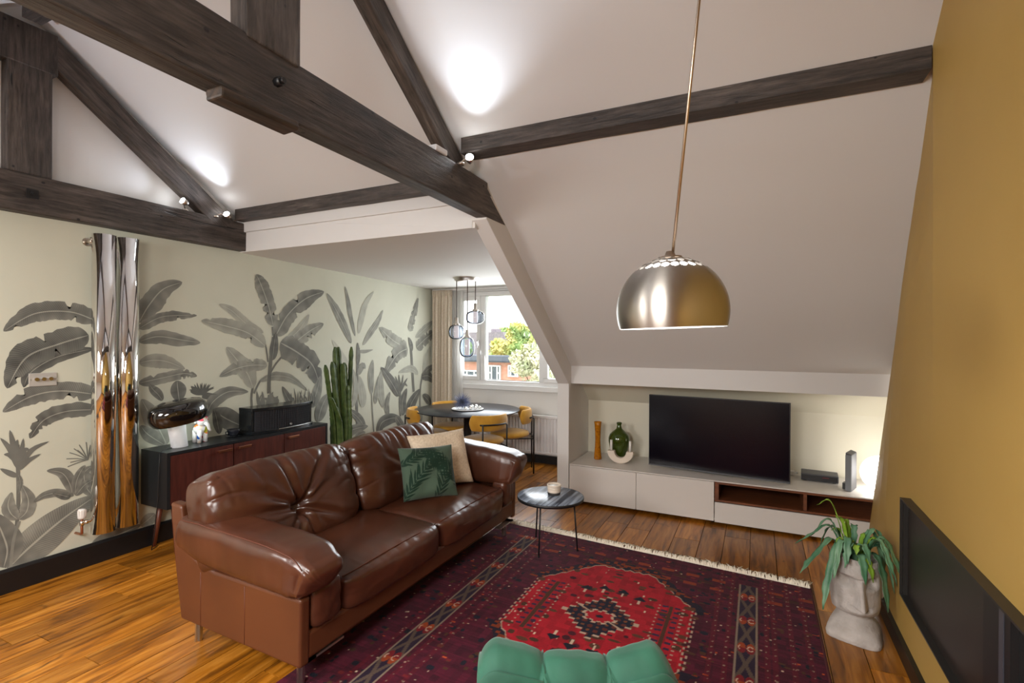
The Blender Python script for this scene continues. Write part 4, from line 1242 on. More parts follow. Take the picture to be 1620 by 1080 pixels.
# ================================================================ RUG
def build_rug():
    x0, x1 = -2.0, 0.315
    y0 = 0.30
    ytop = lambda x: 3.79 + (0.315 - x) * 0.082          # far end is not quite square
    nx, ny = 450, 660
    X, Yn = np.meshgrid(np.linspace(0, 1, nx), np.linspace(0, 1, ny))
    xs = x0 + (x1 - x0) * X
    ye = 3.79 + (0.315 - xs) * 0.082
    ys = y0 + (ye - y0) * Yn
    rs = np.random.RandomState(4)
    dark = np.array([0.040, 0.0028, 0.0105]); deep = np.array([0.078, 0.0045, 0.017]); red = np.array([0.30, 0.005, 0.013])
    navy = np.array([0.006, 0.006, 0.014]); orange = np.array([0.36, 0.055, 0.012]); cream = np.array([0.50, 0.36, 0.26]); brown = np.array([0.06, 0.022, 0.010])
    C = np.zeros((ny, nx, 3))
    blot = rs.rand(ny // 8 + 2, nx // 8 + 2)
    bl = np.kron(blot, np.ones((8, 8)))[:ny, :nx]
    C[:] = dark + (deep - dark) * bl[..., None]
    # dark navy blotches + stripes across the pile
    row = rs.rand(ny // 2 + 1).repeat(2)[:ny][:, None]
    C *= (0.78 + 0.40 * row)[..., None]
    # small cream / rust flecks
    def flecks(mask, n, col, w, h, jit=0.3):
        yy, xx = np.where(mask)
        for k in rs.choice(len(yy), min(n, len(yy)), replace=False):
            a, b = yy[k], xx[k]
            hh, ww = max(1, int(h * 1.5 * rs.uniform(0.4, 1))), max(1, int(w * 1.5 * rs.uniform(0.4, 1)))
            qa, qb = np.mgrid[0:hh, 0:ww]
            el = ((qa - (hh - 1) / 2) / (hh / 2 + 0.2)) ** 2 + ((qb - (ww - 1) / 2) / (ww / 2 + 0.2)) ** 2 <= 1
            sub = C[a:a + hh, b:b + ww]
            sub[el[:sub.shape[0], :sub.shape[1]]] = col * (1 - jit + 2 * jit * rs.rand())
    full = np.ones((ny, nx), bool)
    flecks(full, 600, navy, 6, 5)
    flecks(full, 420, brown, 5, 4)
    flecks(full, 260, np.array([0.15, 0.012, 0.015]), 5, 3)
    flecks(full, 420, cream, 2, 2)
    flecks(full, 150, orange, 4, 2)
    # far end border: rust and green motif rows
    for off, col in ((0.20, orange), (0.26, brown), (0.33, orange)):
        msk = (np.abs(ys - (ye - off)) < 0.018) & (np.sin(xs * 38 + off * 50) > 0.0)
        C[msk] = col * 0.55 + C[msk] * 0.3
    # side bands with rosettes between cream lines
    for bx in (-1.645, -0.046):
        inn = (np.abs(xs - bx) < 0.047) & (ys < ye - 0.17)
        C[inn] = navy * 1.2 + np.array([0.012, 0.002, 0.006])
        t = (ys * 1.0 / 0.29) % 1.0
        u = (xs - bx) / 0.047
        ph = np.floor(ys / 0.29).astype(int)
        cross = inn & (np.abs(np.abs(u) - np.abs(t - 0.5) * 2.0) < 0.22)
        C[cross] = np.array([0.085, 0.055, 0.042])
        ros = inn & (((np.abs(u) - 0.45) / 0.45) ** 2 + ((np.minimum(t, 1 - t)) / 0.17) ** 2 < 1)
        C[ros] = np.where((ph[ros] % 2 == 0)[:, None], orange * 0.75, np.array([0.16, 0.008, 0.012]))
        rim = inn & (np.abs(((np.abs(u) - 0.45) / 0.30) ** 2 + ((np.minimum(t, 1 - t)) / 0.07) ** 2 - 1) < 0.35) & (np.sin(u * 5) > -0.2)
        C[rim] = cream
        for s in (-1, 1):
            ln = (np.abs(xs - (bx + s * 0.049)) < 0.0052) & (ys < ye - 0.17)
            C[ln] = cream * 0.42
    # bead rows beside the bands
    for bx in (-1.74, -1.55, -1.48, -0.14, -0.21, 0.05, 0.09, 0.17, 0.25):
        b = (np.abs(xs - bx) < 0.006) & (np.sin(ys * 2 * PI / 0.055 + bx * 40) > 0.82)
        b &= rs.rand(ny, nx) < 0.55
        C[b] = cream * 0.5
        l = (np.abs(xs - bx) < 0.013) & ~b
        C[l] = C[l] * 0.6 + np.array([0.10, 0.004, 0.010]) * 0.5
    # red hexagon medallions
    def medallion(cx, cy):
        dx = xs - cx; dy = ys - cy
        saw = 0.020 * (np.abs(((dy * 1.0 / 0.05) % 1.0) - 0.5) * 2 > 0.5)
        sawx = 0.020 * (np.abs(((dx * 1.0 / 0.06) % 1.0) - 0.5) * 2 - 0.5)
        hexd = np.maximum(np.abs(dx) - 0.50 + saw, (np.abs(dy) + np.maximum(np.abs(dx) - 0.18, 0) * 1.15) - 0.66 + sawx)
        out = (hexd < 0.10) & (hexd >= 0) & (np.abs(dy) > 0.30)
        C[out] = navy + C[out] * 0.10
        rr = rs.rand(ny // 4 + 1, nx // 5 + 1); rr = np.kron(rr, np.ones((4, 5)))[:ny, :nx]
        sp = out & (rr > 0.72)
        C[sp] = orange * 0.5
        m = hexd < 0
        sh = 0.75 + 0.5 * bl
        C[m] = (red * sh[..., None])[m]
        edge = (np.abs(hexd) < 0.0055)
        C[edge] = cream * 0.75
        flecks(m, 70, brown * 1.2, 10, 6)
        flecks(m, 30, np.array([0.05, 0.004, 0.010]), 8, 6)
        flecks(m, 34, cream, 2, 3)
        # ladder motifs on both sides
        for s in (-1, 1):
            ax = cx + s * 0.36
            lad = (np.abs(xs - ax) < 0.012) & (np.abs(dy) < 0.30)
            C[lad] = brown
            rung = (np.abs(xs - ax) < 0.05) & (np.abs(dy) < 0.30) & (np.sin(dy * 2 * PI / 0.055) > 0.35) & (np.abs(np.abs(xs - ax) - 0.035) < 0.017)
            C[rung] = navy * 2 + np.array([0.02, 0, 0.01])
            dots = (np.abs(np.abs(xs - ax) - 0.068) < 0.006) & (np.abs(dy) < 0.32) & (np.sin(dy * 2 * PI / 0.04) > 0.6)
            C[dots] = cream * 0.8
        # arrows
        for ax in (-0.17, -0.06, 0.06, 0.17):
            for s in (-1, 1):
                a = dx - ax; b = s * dy - 0.36 + abs(ax) * 0.4
                hd = (np.abs(a) + np.abs(b) * 0.9 < 0.038) & (b > -0.012)
                C[hd] = navy
                st = (np.abs(a) < 0.007) & (b < -0.010) & (b > -0.055)
                C[st] = cream
        # stepped centre diamond
        stp = np.round(np.abs(dx) / 0.035) * 0.035
        dd = (np.abs(dy) + stp * 1.08) - 0.235
        d2 = np.maximum(dd, np.abs(dx) - 0.225)
        ins = d2 < 0
        C[ins] = navy * 1.4
        ck = ins & (np.sin(dx * 2 * PI / 0.085) * np.sin(dy * 2 * PI / 0.085 + 0.7) > 0.45)
        C[ck] = np.array([0.10, 0.018, 0.012])
        ck2 = ins & (np.sin(dx * 2 * PI / 0.085) * np.sin(dy * 2 * PI / 0.085 + 0.7) < -0.75)
        C[ck2] = np.array([0.16, 0.05, 0.018])
        C[np.abs(d2) < 0.008] = cream * 0.85
        e2 = np.sqrt((dx / 0.085) ** 2 + (dy / 0.062) ** 2) * (1 + 0.12 * np.sign(np.sin(8 * np.arctan2(dy, dx))))
        C[e2 < 1] = red * 1.1
        C[np.abs(e2 - 1) < 0.10] = cream * 0.9
        C[e2 < 0.25] = navy
        dg = ins & (e2 > 1.1) & (np.abs(dy + dx * 0.55) < 0.006)
        C[dg] = cream * 0.8
    medallion(-0.815, 2.86)
    medallion(-0.815, 1.50)
    # cloud band dip at the far end of the near medallion
    C = np.clip(C * (0.90 + 0.2 * rs.rand(ny, nx, 1)), 0, 1)
    wob = 0.0025 * np.sin(xs * 9 + ys * 5)
    zz = 0.0105 + wob * 0.4
    vs = np.stack([xs, ys, zz], -1).reshape(-1, 3)
    idx = np.arange(nx * ny).reshape(ny, nx)
    fs = np.stack([idx[:-1, :-1], idx[:-1, 1:], idx[1:, 1:], idx[1:, :-1]], -1).reshape(-1, 4)
    me = bpy.data.meshes.new('pile')
    me.vertices.add(len(vs)); me.vertices.foreach_set('co', vs.ravel())
    me.loops.add(fs.size); me.loops.foreach_set('vertex_index', fs.ravel().astype(np.int32))
    me.polygons.add(len(fs)); me.polygons.foreach_set('loop_start', np.arange(0, fs.size, 4, dtype=np.int32))
    me.polygons.foreach_set('loop_total', np.full(len(fs), 4, dtype=np.int32))
    me.update(calc_edges=True)
    ca = me.color_attributes.new('weave', 'FLOAT_COLOR', 'POINT')
    ca.data.foreach_set('color', np.concatenate([C.reshape(-1, 3), np.ones((nx * ny, 1))], 1).astype(np.float32).ravel())
    me.materials.append(vcol_mat('rug_wool', 'weave', 0.95, bump=0.5, bscale=260, spec=0.1, sheen=0.05))
    root = thing('persian_rug', 'large dark red patterned wool rug with a cream fringe, under sofa and side table', 'rug', (0, 0, 0))
    o = bpy.data.objects.new('pile', me); COL.objects.link(o); o.parent = root
    e = MB()
    e.prism([(x0, y0), (x1, y0), (x1, ytop(x1)), (x0, ytop(x0))], 0.001, 0.0095, 'z')
    e.build('backing', mat('rug_edge', (0.07, 0.006, 0.010), 0.95), root)
    bd = MB(); bd.tube([(x1, y0, 0.008), (x1, ytop(x1), 0.008)], 0.007, n=6); bd.tube([(x0, ytop(x0), 0.008), (x1, ytop(x1), 0.008)], 0.006, n=6)
    bd.build('bound_edge', mat('rug_binding', (0.10, 0.008, 0.010), 0.9), root)
    f = MB(); r = random.Random(8)
    xx = x0
    while xx < x1:
        yy = ytop(xx)
        a = r.uniform(-0.6, 0.6); ln = r.uniform(0.065, 0.105)
        p = [(xx, yy - 0.004, 0.010), (xx + 0.3 * ln * a, yy + 0.35 * ln, 0.018 + r.uniform(0, 0.014)), (xx + ln * a, yy + ln, 0.005 + r.uniform(0, 0.014))]
        f.tube(p, [0.0048, 0.0056, 0.0026], n=5)
        xx += r.uniform(0.0035, 0.0065)
    fo = f.build('fringe', M['fringe'], root, fix=False); fo['kind'] = 'stuff'
build_rug()

# ================================================================ SIDE TABLE, ARMCHAIR
st = thing('side_table', 'small round side table with streaked blue-black top on thin legs beside the sofa', 'side table', (-1.415, 3.61, 0.0))
m = MB(); m.lathe([(0.0, 0.408), (0.242, 0.408), (0.250, 0.412), (0.250, 0.420), (0.243, 0.424), (0.0, 0.424)], 56)
m.build('table_top', M['streak'], st)
m = MB(); m.lathe([(0.238, 0.400), (0.252, 0.400), (0.2535, 0.4105), (0.252, 0.421), (0.2490, 0.421), (0.238, 0.407)], 56); m.build('rim', M['black_metal'], st)
for fx, fy in ((-0.021, -0.176), (0.197, 0.06), (-0.191, 0.172)):
    m = MB(); m.tube([(fx * 0.86, fy * 0.86, 0.405), (fx, fy, 0.0135)], 0.0065, n=8); m.ball((fx, fy, 0.0205), 0.008, 5); m.build('leg', M['black_metal'], st)
cd = thing('candle_jar', 'ribbed cream ceramic candle jar on the round side table', 'candle', (-1.40, 3.645, 0.4245))
m = MB(); m.lathe([(0.0, 0.0), (0.046, 0.0), (0.0475, 0.010), (0.046, 0.018), (0.050, 0.024), (0.051, 0.034), (0.048, 0.039), (0.051, 0.044), (0.052, 0.053), (0.049, 0.058), (0.053, 0.063), (0.055, 0.074), (0.052, 0.078), (0.046, 0.076), (0.044, 0.062), (0.0, 0.062)], 36)
m.build('jar', M['ceramic'], cd)
m = MB(); m.lathe([(0.0, 0.0625), (0.0435, 0.0625), (0.0435, 0.068), (0.0, 0.069)], 30); m.build('wax', M['candle'], cd)
m = MB(); m.lathe([(0.0462, 0.0005), (0.0482, 0.0105), (0.0466, 0.019), (0.0470, 0.0192), (0.0492, 0.0105), (0.0472, 0.0005)], 36); m.build('dark_base', M['terracotta'], cd)

def armchair():
    # local x = to the right as the camera sees it, local -y = the way the chair faces
    ang = math.radians(25.83)
    u0 = 0.183; d0 = 1.10
    loc = (u0 * math.cos(ang) - d0 * math.sin(ang), u0 * math.sin(ang) + d0 * math.cos(ang), 0.0125)
    t = thing('armchair', 'green velvet armchair with three channelled back panels, in the foreground', 'armchair', loc, ang)
    # three padded channels side by side, spreading towards the seat; the outer two stand taller
    for (a0, a1, b0, b1, zl, zr, yo) in ((-0.268, -0.094, -0.268, -0.080, 0.778, 0.738, 0.29), (-0.097, 0.079, -0.083, 0.110, 0.736, 0.729, 0.288), (0.076, 0.250, 0.106, 0.320, 0.730, 0.776, 0.29)):
        cx = (a0 + a1) / 2; hx = (a1 - a0) / 2; hz = 0.20; zt = 0.78
        cbx = (b0 + b1) / 2; hbx = (b1 - b0) / 2
        def disp(u, v):
            f = min(1.4, (hz - v.z) / 0.16)                      # 0 at the top, 1 lower down
            s = v.x / hx
            nx_ = (cx + (cbx - cx) * f) + s * (hx + (hbx - hx) * f)
            dz = ((zl + zr) / 2 - zt) + (zr - zl) / 2 * s - 0.004
            if abs(a0) > 0.2: dz -= 0.045 * max(0, -s - 0.35) ** 2 / 0.42
            if a1 > 0.2: dz -= 0.060 * max(0, s - 0.30) ** 2 / 0.49
            top = max(0, u.z) ** 3
            dy = -0.30 * (hz - v.z) - 0.8 * max(0, 0.05 - (hz - v.z))*0
            if u.y < 0: dy -= 0.014 * (1 - s * s)
            dz += 0.008 * (1 - s * s) * top
            w = 0.003 * nz(v.x * 22 + cx * 20, v.z * 9, 2) + 0.004 * top * nz(v.x * 30, v.y * 20, cx * 9)
            return (nx_ - v.x, dy + w, dz)
        nrm = lambda x, y, z: (abs(x) ** 12 + ((abs(y) ** 2.6 + abs(z) ** 16) ** (1 / 2.6)) ** 12) ** (1 / 12)
        m = MB().pillow((hx + 0.003, 0.062, hz), n=40, norm=nrm, Mx=T((0, yo, zt - hz)), disp=disp)
        m.build('back_channel', M['green_velvet'], t)
    b = MB(); b.prism([(-0.25, 0.24), (0.29, 0.24), (0.25, 0.33), (-0.22, 0.33)], 0.22, 0.60, 'z'); b.build('back_frame', M['green_velvet'], t, bevel=0.03, seg=3)
    for x, y1, zt, rz in ((-0.222, 0.135, 0.792, 0.0), (0.335, 0.00, 0.725, 0.0)):
        def adisp(u, v):
            return (0, 0, -0.11 * max(0, 0.18 - v.y) * 0.8 if u.z > 0 else 0)
        m = MB().pillow((0.036, 0.19, 0.21), e=4.5, n=18, Mx=T((x, y1 - 0.19, zt - 0.21)), disp=adisp); m.build('armrest', M['green_velvet'], t)
    s = MB().pillow((0.225, 0.235, 0.065), e=5, n=16, Mx=T((0.055, -0.02, 0.39))); s.build('seat_cushion', M['green_velvet'], t)
    b = MB(); b.prism([(-0.23, -0.24), (0.34, -0.24), (0.32, 0.24), (-0.22, 0.24)], 0.21, 0.33, 'z'); b.build('seat_base', M['green_velvet'], t, bevel=0.01)
    for sx in (-0.17, 0.27):
        for yy in (-0.18, 0.20):
            l = MB(); l.tube([(sx, yy, 0.215), (sx * 1.1, yy * 1.1, 0.0)], [0.016, 0.010], n=10); l.build('leg', M['black_metal'], t)
armchair()

# ================================================================ TELEVISION UNIT
tu = thing('tv_unit', 'long low white television unit with two cupboards, walnut niche and drawer', 'tv unit', (0, 0, 0))
ux0, ux1, uy0, uy1, uz0, uz1 = -1.672, 1.15, 4.77, 5.415, 0.035, 0.385
m = MB(); m.box(ux0, ux1, uy0 + 0.005, uy1, uz1 - 0.010, uz1); top_ = m.build('top_panel', M['white_gloss'], tu, bevel=0.0015)
m = MB()
m.box(ux0, ux0 + 0.016, uy0 + 0.022, uy1, uz0, uz1 - 0.0105)
m.box(ux0, -0.345, uy1 - 0.012, uy1, uz0, uz1 - 0.0105)
m.box(ux0 + 0.016, 1.14, uy0 + 0.022, uy1 - 0.012, uz0, uz0 + 0.016)
m.box(-0.360, -0.344, uy0 + 0.022, uy1 - 0.012, uz0 + 0.016, uz1 - 0.0105)
m.box(-1.024, -1.008, uy0 + 0.022, uy1 - 0.012, uz0 + 0.016, uz1 - 0.0105)
m.build('carcass', M['white_gloss'], tu)
for xa, xb in ((ux0 + 0.001, -1.018), (-1.014, -0.338)):
    MB().box(xa, xb, uy0, uy0 + 0.019, uz0 - 0.004, uz1 - 0.013).build('cupboard_door', M['white_gloss'], tu, bevel=0.0015)
MB().box(-0.332, 1.145, uy0, uy0 + 0.019, uz0 - 0.010, 0.198).build('drawer_front', M['white_gloss'], tu, bevel=0.0015)
m = MB()
m.box(-0.332, 1.15, uy0 + 0.006, uy1 - 0.014, 0.205, 0.221)
m.box(-0.332, 1.15, uy0 + 0.006, uy1 - 0.014, 0.357, 0.373)
m.box(-0.332, -0.300, uy0 + 0.006, uy1 - 0.014, 0.222, 0.356)
m.box(0.343, 0.368, uy0 + 0.012, uy1 - 0.014, 0.222, 0.356)
m.box(-0.299, 1.15, uy1 - 0.014, uy1 - 0.002, 0.205, 0.373)
m.build('walnut_niche', M['walnut'], tu)
for fx in (-1.60, -0.35, 1.05):
    for fy in (4.86, 5.33): MB().tube([(fx, fy, 0.0), (fx, fy, uz0)], 0.02, n=10).build('foot', M['black_metal'], tu)

# television, turned a little towards the sofa
ang = math.atan2(4.90 - 5.05, 0.254 + 0.953)
tv = thing('television', 'large black flat screen television standing on the white unit', 'television', (-0.35, 4.975, 0.3855), ang)
W, Hh = 1.216, 0.685
m = MB(); m.box(-W / 2, W / 2, 0.0, 0.030, 0.012, 0.012 + Hh); m.box(-0.36, 0.36, 0.030, 0.055, 0.06, 0.42); m.build('casing', M['tv_frame'], tv, bevel=0.002)
MB().box(-W / 2 + 0.008, W / 2 - 0.008, -0.0015, -0.0002, 0.026, 0.012 + Hh - 0.006).build('screen', M['screen'], tv)
MB().box(-W / 2, W / 2, -0.003, -0.0003, 0.012, 0.0245).build('lower_bezel', M['grey_plastic'], tv)
m = MB(); m.box(-0.30, 0.30, 0.065, 0.20, 0.0, 0.008); m.box(-0.10, 0.10, 0.067, 0.085, 0.008, 0.10); m.build('stand', M['black_metal'], tv, bevel=0.002)

# amber vase, green bottle and candle holder
def lathe_part(name, mt, parent, prof, n=36, c=(0, 0, 0), Mx=None, **k):
    return MB().lathe(prof, n, Mx, True, c).build(name, mt, parent, **k)
va = thing('vase', 'tall narrow amber glass vase at the left end of the television unit', 'vase', (-1.480, 5.10, 0.3855))
m = MB()
prof = [(0.0, 0.0), (0.037, 0.0), (0.040, 0.008), (0.036, 0.05), (0.030, 0.12), (0.0275, 0.20), (0.029, 0.28), (0.034, 0.355), (0.038, 0.385), (0.034, 0.385), (0.025, 0.28), (0.0235, 0.20), (0.026, 0.10), (0.030, 0.02), (0.0, 0.018)]
m.lathe(prof, 30)
for i, v in enumerate(m.v):
    w = 1 + 0.05 * nz(v[0] * 60, v[1] * 60, v[2] * 40)
    m.v[i] = (v[0] * w, v[1] * w, v[2])
m.build('vase_body', M['amber'], va)
bo = thing('bottle', 'round green glass demijohn bottle behind the candle holder', 'bottle', (-1.275, 5.17, 0.3855))
lathe_part('bottle_body', M['green_glass'], bo, [(0.0, 0.0), (0.05, 0.0), (0.066, 0.012), (0.090, 0.10), (0.108, 0.19), (0.108, 0.225), (0.094, 0.262), (0.058, 0.295), (0.030, 0.318), (0.023, 0.345), (0.022, 0.378), (0.019, 0.378), (0.019, 0.345), (0.026, 0.318), (0.05, 0.29), (0.09, 0.255), (0.102, 0.22), (0.102, 0.19), (0.085, 0.10), (0.06, 0.016), (0.0, 0.012)], 44)
lathe_part('bottle_lip', M['green_glass'], bo, [(0.0235, 0.362), (0.027, 0.364), (0.027, 0.380), (0.0235, 0.383), (0.0195, 0.380), (0.0195, 0.364)], 30)
ch = thing('candle_holder', 'cream half-moon ceramic holder with two white candles, in front of the green bottle', 'candle holder', (-1.225, 5.03, 0.3855), math.radians(4))
m = MB(); poly = []
for i in range(21):
    a = PI + PI * i / 20
    poly.append((0.130 * math.cos(a), 0.122 + 0.122 * math.sin(a)))
poly = [(x, max(z, 0.0)) for x, z in poly]
for i in range(21):
    a = 2 * PI - PI * i / 20
    poly.append((0.058 * math.cos(a), 0.122 + 0.066 * math.sin(a)))
# ring-shaped band built as quads so the notch stays open
n = 21; vs = []; fs = []
for (yy) in (-0.032, 0.032):
    for i in range(n): vs.append((poly[i][0], yy, poly[i][1]))
    for i in range(n): q = poly[2 * n - 1 - i]; vs.append((q[0], yy, q[1]))
for i in range(n - 1):
    a, b = i, i + 1; c, d = n + i, n + i + 1; o = 2 * n
    fs += [(a, b, d, c), (o + c, o + d, o + b, o + a), (a, o + a, o + b, b), (c, d, o + d, o + c)]
fs += [(0, n, 3 * n, 2 * n), (n - 1, 3 * n - 1, 4 * n - 1, 2 * n - 1)]
m.add(vs, fs); m.build('holder_body', M['ceramic'], ch, bevel=0.008, seg=3)
for sx in (-0.093, 0.093):
    c = MB(); c.tube([(sx, 0, 0.123), (sx, 0, 0.225)], 0.012, n=14); o = c.build('candle', M['candle'], ch)
    MB().tube([(sx, 0, 0.225), (sx + 0.001, 0, 0.232)], 0.0012, n=5).build('wick', M['black_metal'], o)

sb = thing('set_top_box', 'flat dark grey set-top box on the unit right of the television', 'set-top box', (0.495, 5.215, 0.3855), math.radians(-4))
MB().box(-0.140, 0.140, -0.09, 0.09, 0.006, 0.066).build('casing', M['grey_plastic'], sb, bevel=0.006)
MB().box(-0.132, 0.132, -0.0925, -0.0905, 0.012, 0.056).build('front_panel', M['dark_plastic'], sb)
MB().box(0.02, 0.07, -0.0935, -0.0927, 0.040, 0.046).build('red_display', mat('red_display', lin(120, 30, 40), 0.5), sb)
[MB().box(a - 0.012, a + 0.012, b - 0.012, b + 0.012, 0, 0.006).build('foot', M['dark_plastic'], sb) for a in (-0.11, 0.11) for b in (-0.06, 0.06)]
rt = thing('router', 'upright grey router beside the glowing globe lamp', 'router', (0.700, 5.00, 0.3855), math.radians(-20))
m = MB(); m.prism([(-0.022, 0.0), (0.022, 0.0), (0.022, 0.30), (-0.022, 0.315)], -0.085, 0.085, 'y')
m.build('casing', M['grey_plastic'], rt, bevel=0.006)
MB().box(-0.022, 0.022, -0.093, -0.0855, 0.004, 0.296).build('front_strip', M['mid_plastic'], rt, bevel=0.004)
MB().box(-0.055, -0.0225, -0.03, 0.03, 0.0, 0.05).build('stand_foot', M['dark_plastic'], rt)
pl = thing('power_adapter', 'small white plug adapter beside the right edge of the television', 'adapter', (0.275, 5.285, 0.3855))
MB().box(-0.03, 0.035, -0.022, 0.022, 0.0, 0.042).build('body', M['white_plastic'], pl, bevel=0.008)
m = MB(); m.tube([(0.035, 0, 0.02), (0.055, 0.02, 0.03), (0.06, 0.06, 0.008), (0.05, 0.11, 0.006)], 0.004); m.build('cable', M['white_plastic'], pl)
gl = thing('globe_lamp', 'glowing white globe lamp at the right end of the television unit', 'lamp', (0.905, 5.03, 0.3855))
m = MB(); m.ball((0, 0, 0.150), 0.140, 18); m.build('globe', M['globe'], gl)
lathe_part('lamp_base', M['white_plastic'], gl, [(0.0, 0.0), (0.055, 0.0), (0.055, 0.014), (0.04, 0.022), (0.0, 0.024)], 28)

# ================================================================ SIDEBOARD
sd = thing('sideboard', 'low black sideboard with three dark red-brown doors against the mural wall', 'sideboard', (0, 0, 0))
sx0, sx1, sy0, sy1, sz0, sz1 = -4.212, -3.885, 2.245, 3.785, 0.345, 0.762
m = MB()
m.box(sx0, sx1, sy0, sy1, sz1 - 0.022, sz1); m.box(sx0, sx1, sy0, sy1, sz0, sz0 + 0.022)
m.box(sx0, sx1, sy0, sy0 + 0.022, sz0 + 0.022, sz1 - 0.022); m.box(sx0, sx1, sy1 - 0.022, sy1, sz0 + 0.022, sz1 - 0.022)
m.box(sx0, sx0 + 0.01, sy0 + 0.022, sy1 - 0.022, sz0 + 0.022, sz1 - 0.022)
m.build('carcass', M['sideboard_black'], sd)
for ya, yb, h0, h1 in ((2.270, 2.768, 2.625, 2.745), (2.778, 3.266, 2.80, 2.918), (3.276, 3.760, 3.303, 3.412)):
    d = MB().box(sx1 - 0.020, sx1 - 0.002, ya, yb, sz0 + 0.026, sz1 - 0.026).build('door', M['sideboard_door'], sd, bevel=0.002)
    h = MB(); z = 0.700
    h.tube([(sx1 - 0.003, h0 + 0.01, z), (sx1 + 0.022, h0 + 0.01, z)], 0.0055, n=8); h.tube([(sx1 - 0.003, h1 - 0.01, z), (sx1 + 0.022, h1 - 0.01, z)], 0.0055, n=8)
    h.box(sx1 + 0.018, sx1 + 0.026, h0, h1, z - 0.010, z + 0.010)
    h.build('handle', M['copper'], d, bevel=0.002)
for lx, ly, tx, ty in ((sx1 - 0.06, sy0 + 0.09, -3.885, 2.315), (sx1 - 0.06, sy1 - 0.10, -3.885, 3.735), (sx0 + 0.06, sy0 + 0.11, -4.185, 2.325), (sx0 + 0.06, sy1 - 0.10, -4.185, 3.735)):
    m = MB(); m.tube([(lx, ly, sz0), (tx, ty, 0.0)], [0.024, 0.013], n=12); m.build('leg', M['sideboard_leg'], sd)

# mushroom lamp on marble
lp = thing('table_lamp', 'table lamp with glossy black helmet shade on a white marble base, on the sideboard', 'lamp', (-4.035, 2.425, 0.7625))
m = MB(); n = 28
prof = []
for k in range(9):
    t = k / 8
    prof.append((0.060 - 0.004 * t + 0.012 * t * t, -0.030 * t, 0.19 * t))
vs = []; fs = []
for rr, oy, z in prof:
    for i in range(n):
        a = 2 * PI * i / n; vs.append((rr * 0.8 * math.cos(a), oy + rr * math.sin(a), z))
for j in range(8):
    for i in range(n):
        i2 = (i + 1) % n; fs.append((j * n + i, j * n + i2, (j + 1) * n + i2, (j + 1) * n + i))
fs.append(tuple(range(n))[::-1]); fs.append(tuple(8 * n + i for i in range(n)))
m.add(vs, fs, True); m.build('marble_base', M['marble'], lp, bevel=0.003)
Mx = T((0.0, -0.010, 0.262), math.radians(9), 0, 0)
prof = [(0.185, -0.070), (0.203, -0.045), (0.214, -0.010), (0.213, 0.025), (0.200, 0.060), (0.175, 0.082), (0.13, 0.094), (0.06, 0.100), (0.0, 0.101)]
inner = [(0.0, 0.090), (0.06, 0.088), (0.13, 0.082), (0.168, 0.072), (0.190, 0.052), (0.202, 0.020), (0.203, -0.010), (0.194, -0.042), (0.179, -0.067)]
sh = MB(); sh.lathe(prof, 56, Mx @ Matrix.Diagonal((0.72, 1, 1, 1))); sh.build('shade', M['black_gloss'], lp)
sh = MB(); sh.lathe(inner + [(0.185, -0.0695)], 56, Mx @ Matrix.Diagonal((0.72, 1, 1, 1))); sh.build('shade_lining', M['lamp_inside'], lp)
sh = MB(); sh.lathe([(0.0, 0.0), (0.055, 0.0), (0.055, 0.01), (0.0, 0.012)], 24, Mx @ Matrix.Translation((0, 0, 0.03))); sh.build('led_disc', M['led_panel'], lp)
sh = MB(); sh.lathe([(0.02, -0.09), (0.02, 0.07), (0.0, 0.075)], 14, Mx); sh.build('stem', M['lamp_inside'], lp)
k = MB(); k.lathe([(0.008, 0.100), (0.008, 0.108), (0.0, 0.110)], 12, Mx); k.build('cap_nut', M['black_metal'], lp)
c = MB(); c.tube([(0.0, -0.058, 0.004), (0.02, -0.10, 0.004), (0.05, -0.155, 0.004), (0.07, -0.186, -0.006), (0.075, -0.192, -0.10), (0.06, -0.196, -0.40), (0.03, -0.20, -0.62), (-0.02, -0.19, -0.735), (-0.10, -0.10, -0.750)], 0.0035, n=6)
c.build('cable', M['black_metal'], lp)
point_light('table_lamp_glow', (-4.03, 2.44, 0.97), 1.8, (0.86, 1.0, 0.97), 0.05)

# painted animal ornament, cup, speaker
fg = thing('ornament', 'small white ceramic animal ornament with colourful paint patches on the sideboard', 'ornament', (-4.085, 2.615, 0.7625), math.radians(10))
m = MB(); m.ball((0, 0, 0.105), 0.050, 12, (0.95, 1.0, 0.95)); m.ball((0.025, 0.0, 0.165), 0.041, 12, (0.9, 1.05, 0.95)); m.build('body', M['patches'], fg)
for sy_ in (-1, 1):
    m = MB(); m.ball((0.012, sy_ * 0.045, 0.178), 0.024, 8, (0.35, 1.0, 1.1)); m.build('ear', M['patches'], fg)
    for sx_ in (-0.022, 0.024):
        m = MB(); m.tube([(sx_, sy_ * 0.026, 0.10), (sx_, sy_ * 0.030, 0.0)], [0.019, 0.0165], n=12); m.build('leg', M['patches'], fg)
m = MB(); m.tube([(0.055, 0, 0.160), (0.074, 0.006, 0.140), (0.080, 0.012, 0.108), (0.092, 0.016, 0.092)], [0.018, 0.014, 0.010, 0.007], n=10); m.build('trunk', M['patches'], fg)
cu = thing('cup', 'small dark glazed cup and saucer on the sideboard between ornament and speaker', 'cup', (-4.06, 2.895, 0.7625))
lathe_part('saucer', M['cup_black'], cu, [(0.0, 0.0), (0.035, 0.0), (0.062, 0.008), (0.064, 0.011), (0.035, 0.006), (0.0, 0.006)], 30)
lathe_part('bowl', M['cup_black'], cu, [(0.0, 0.0065), (0.03, 0.0065), (0.042, 0.02), (0.052, 0.050), (0.055, 0.062), (0.051, 0.062), (0.040, 0.022), (0.0, 0.012)], 30)
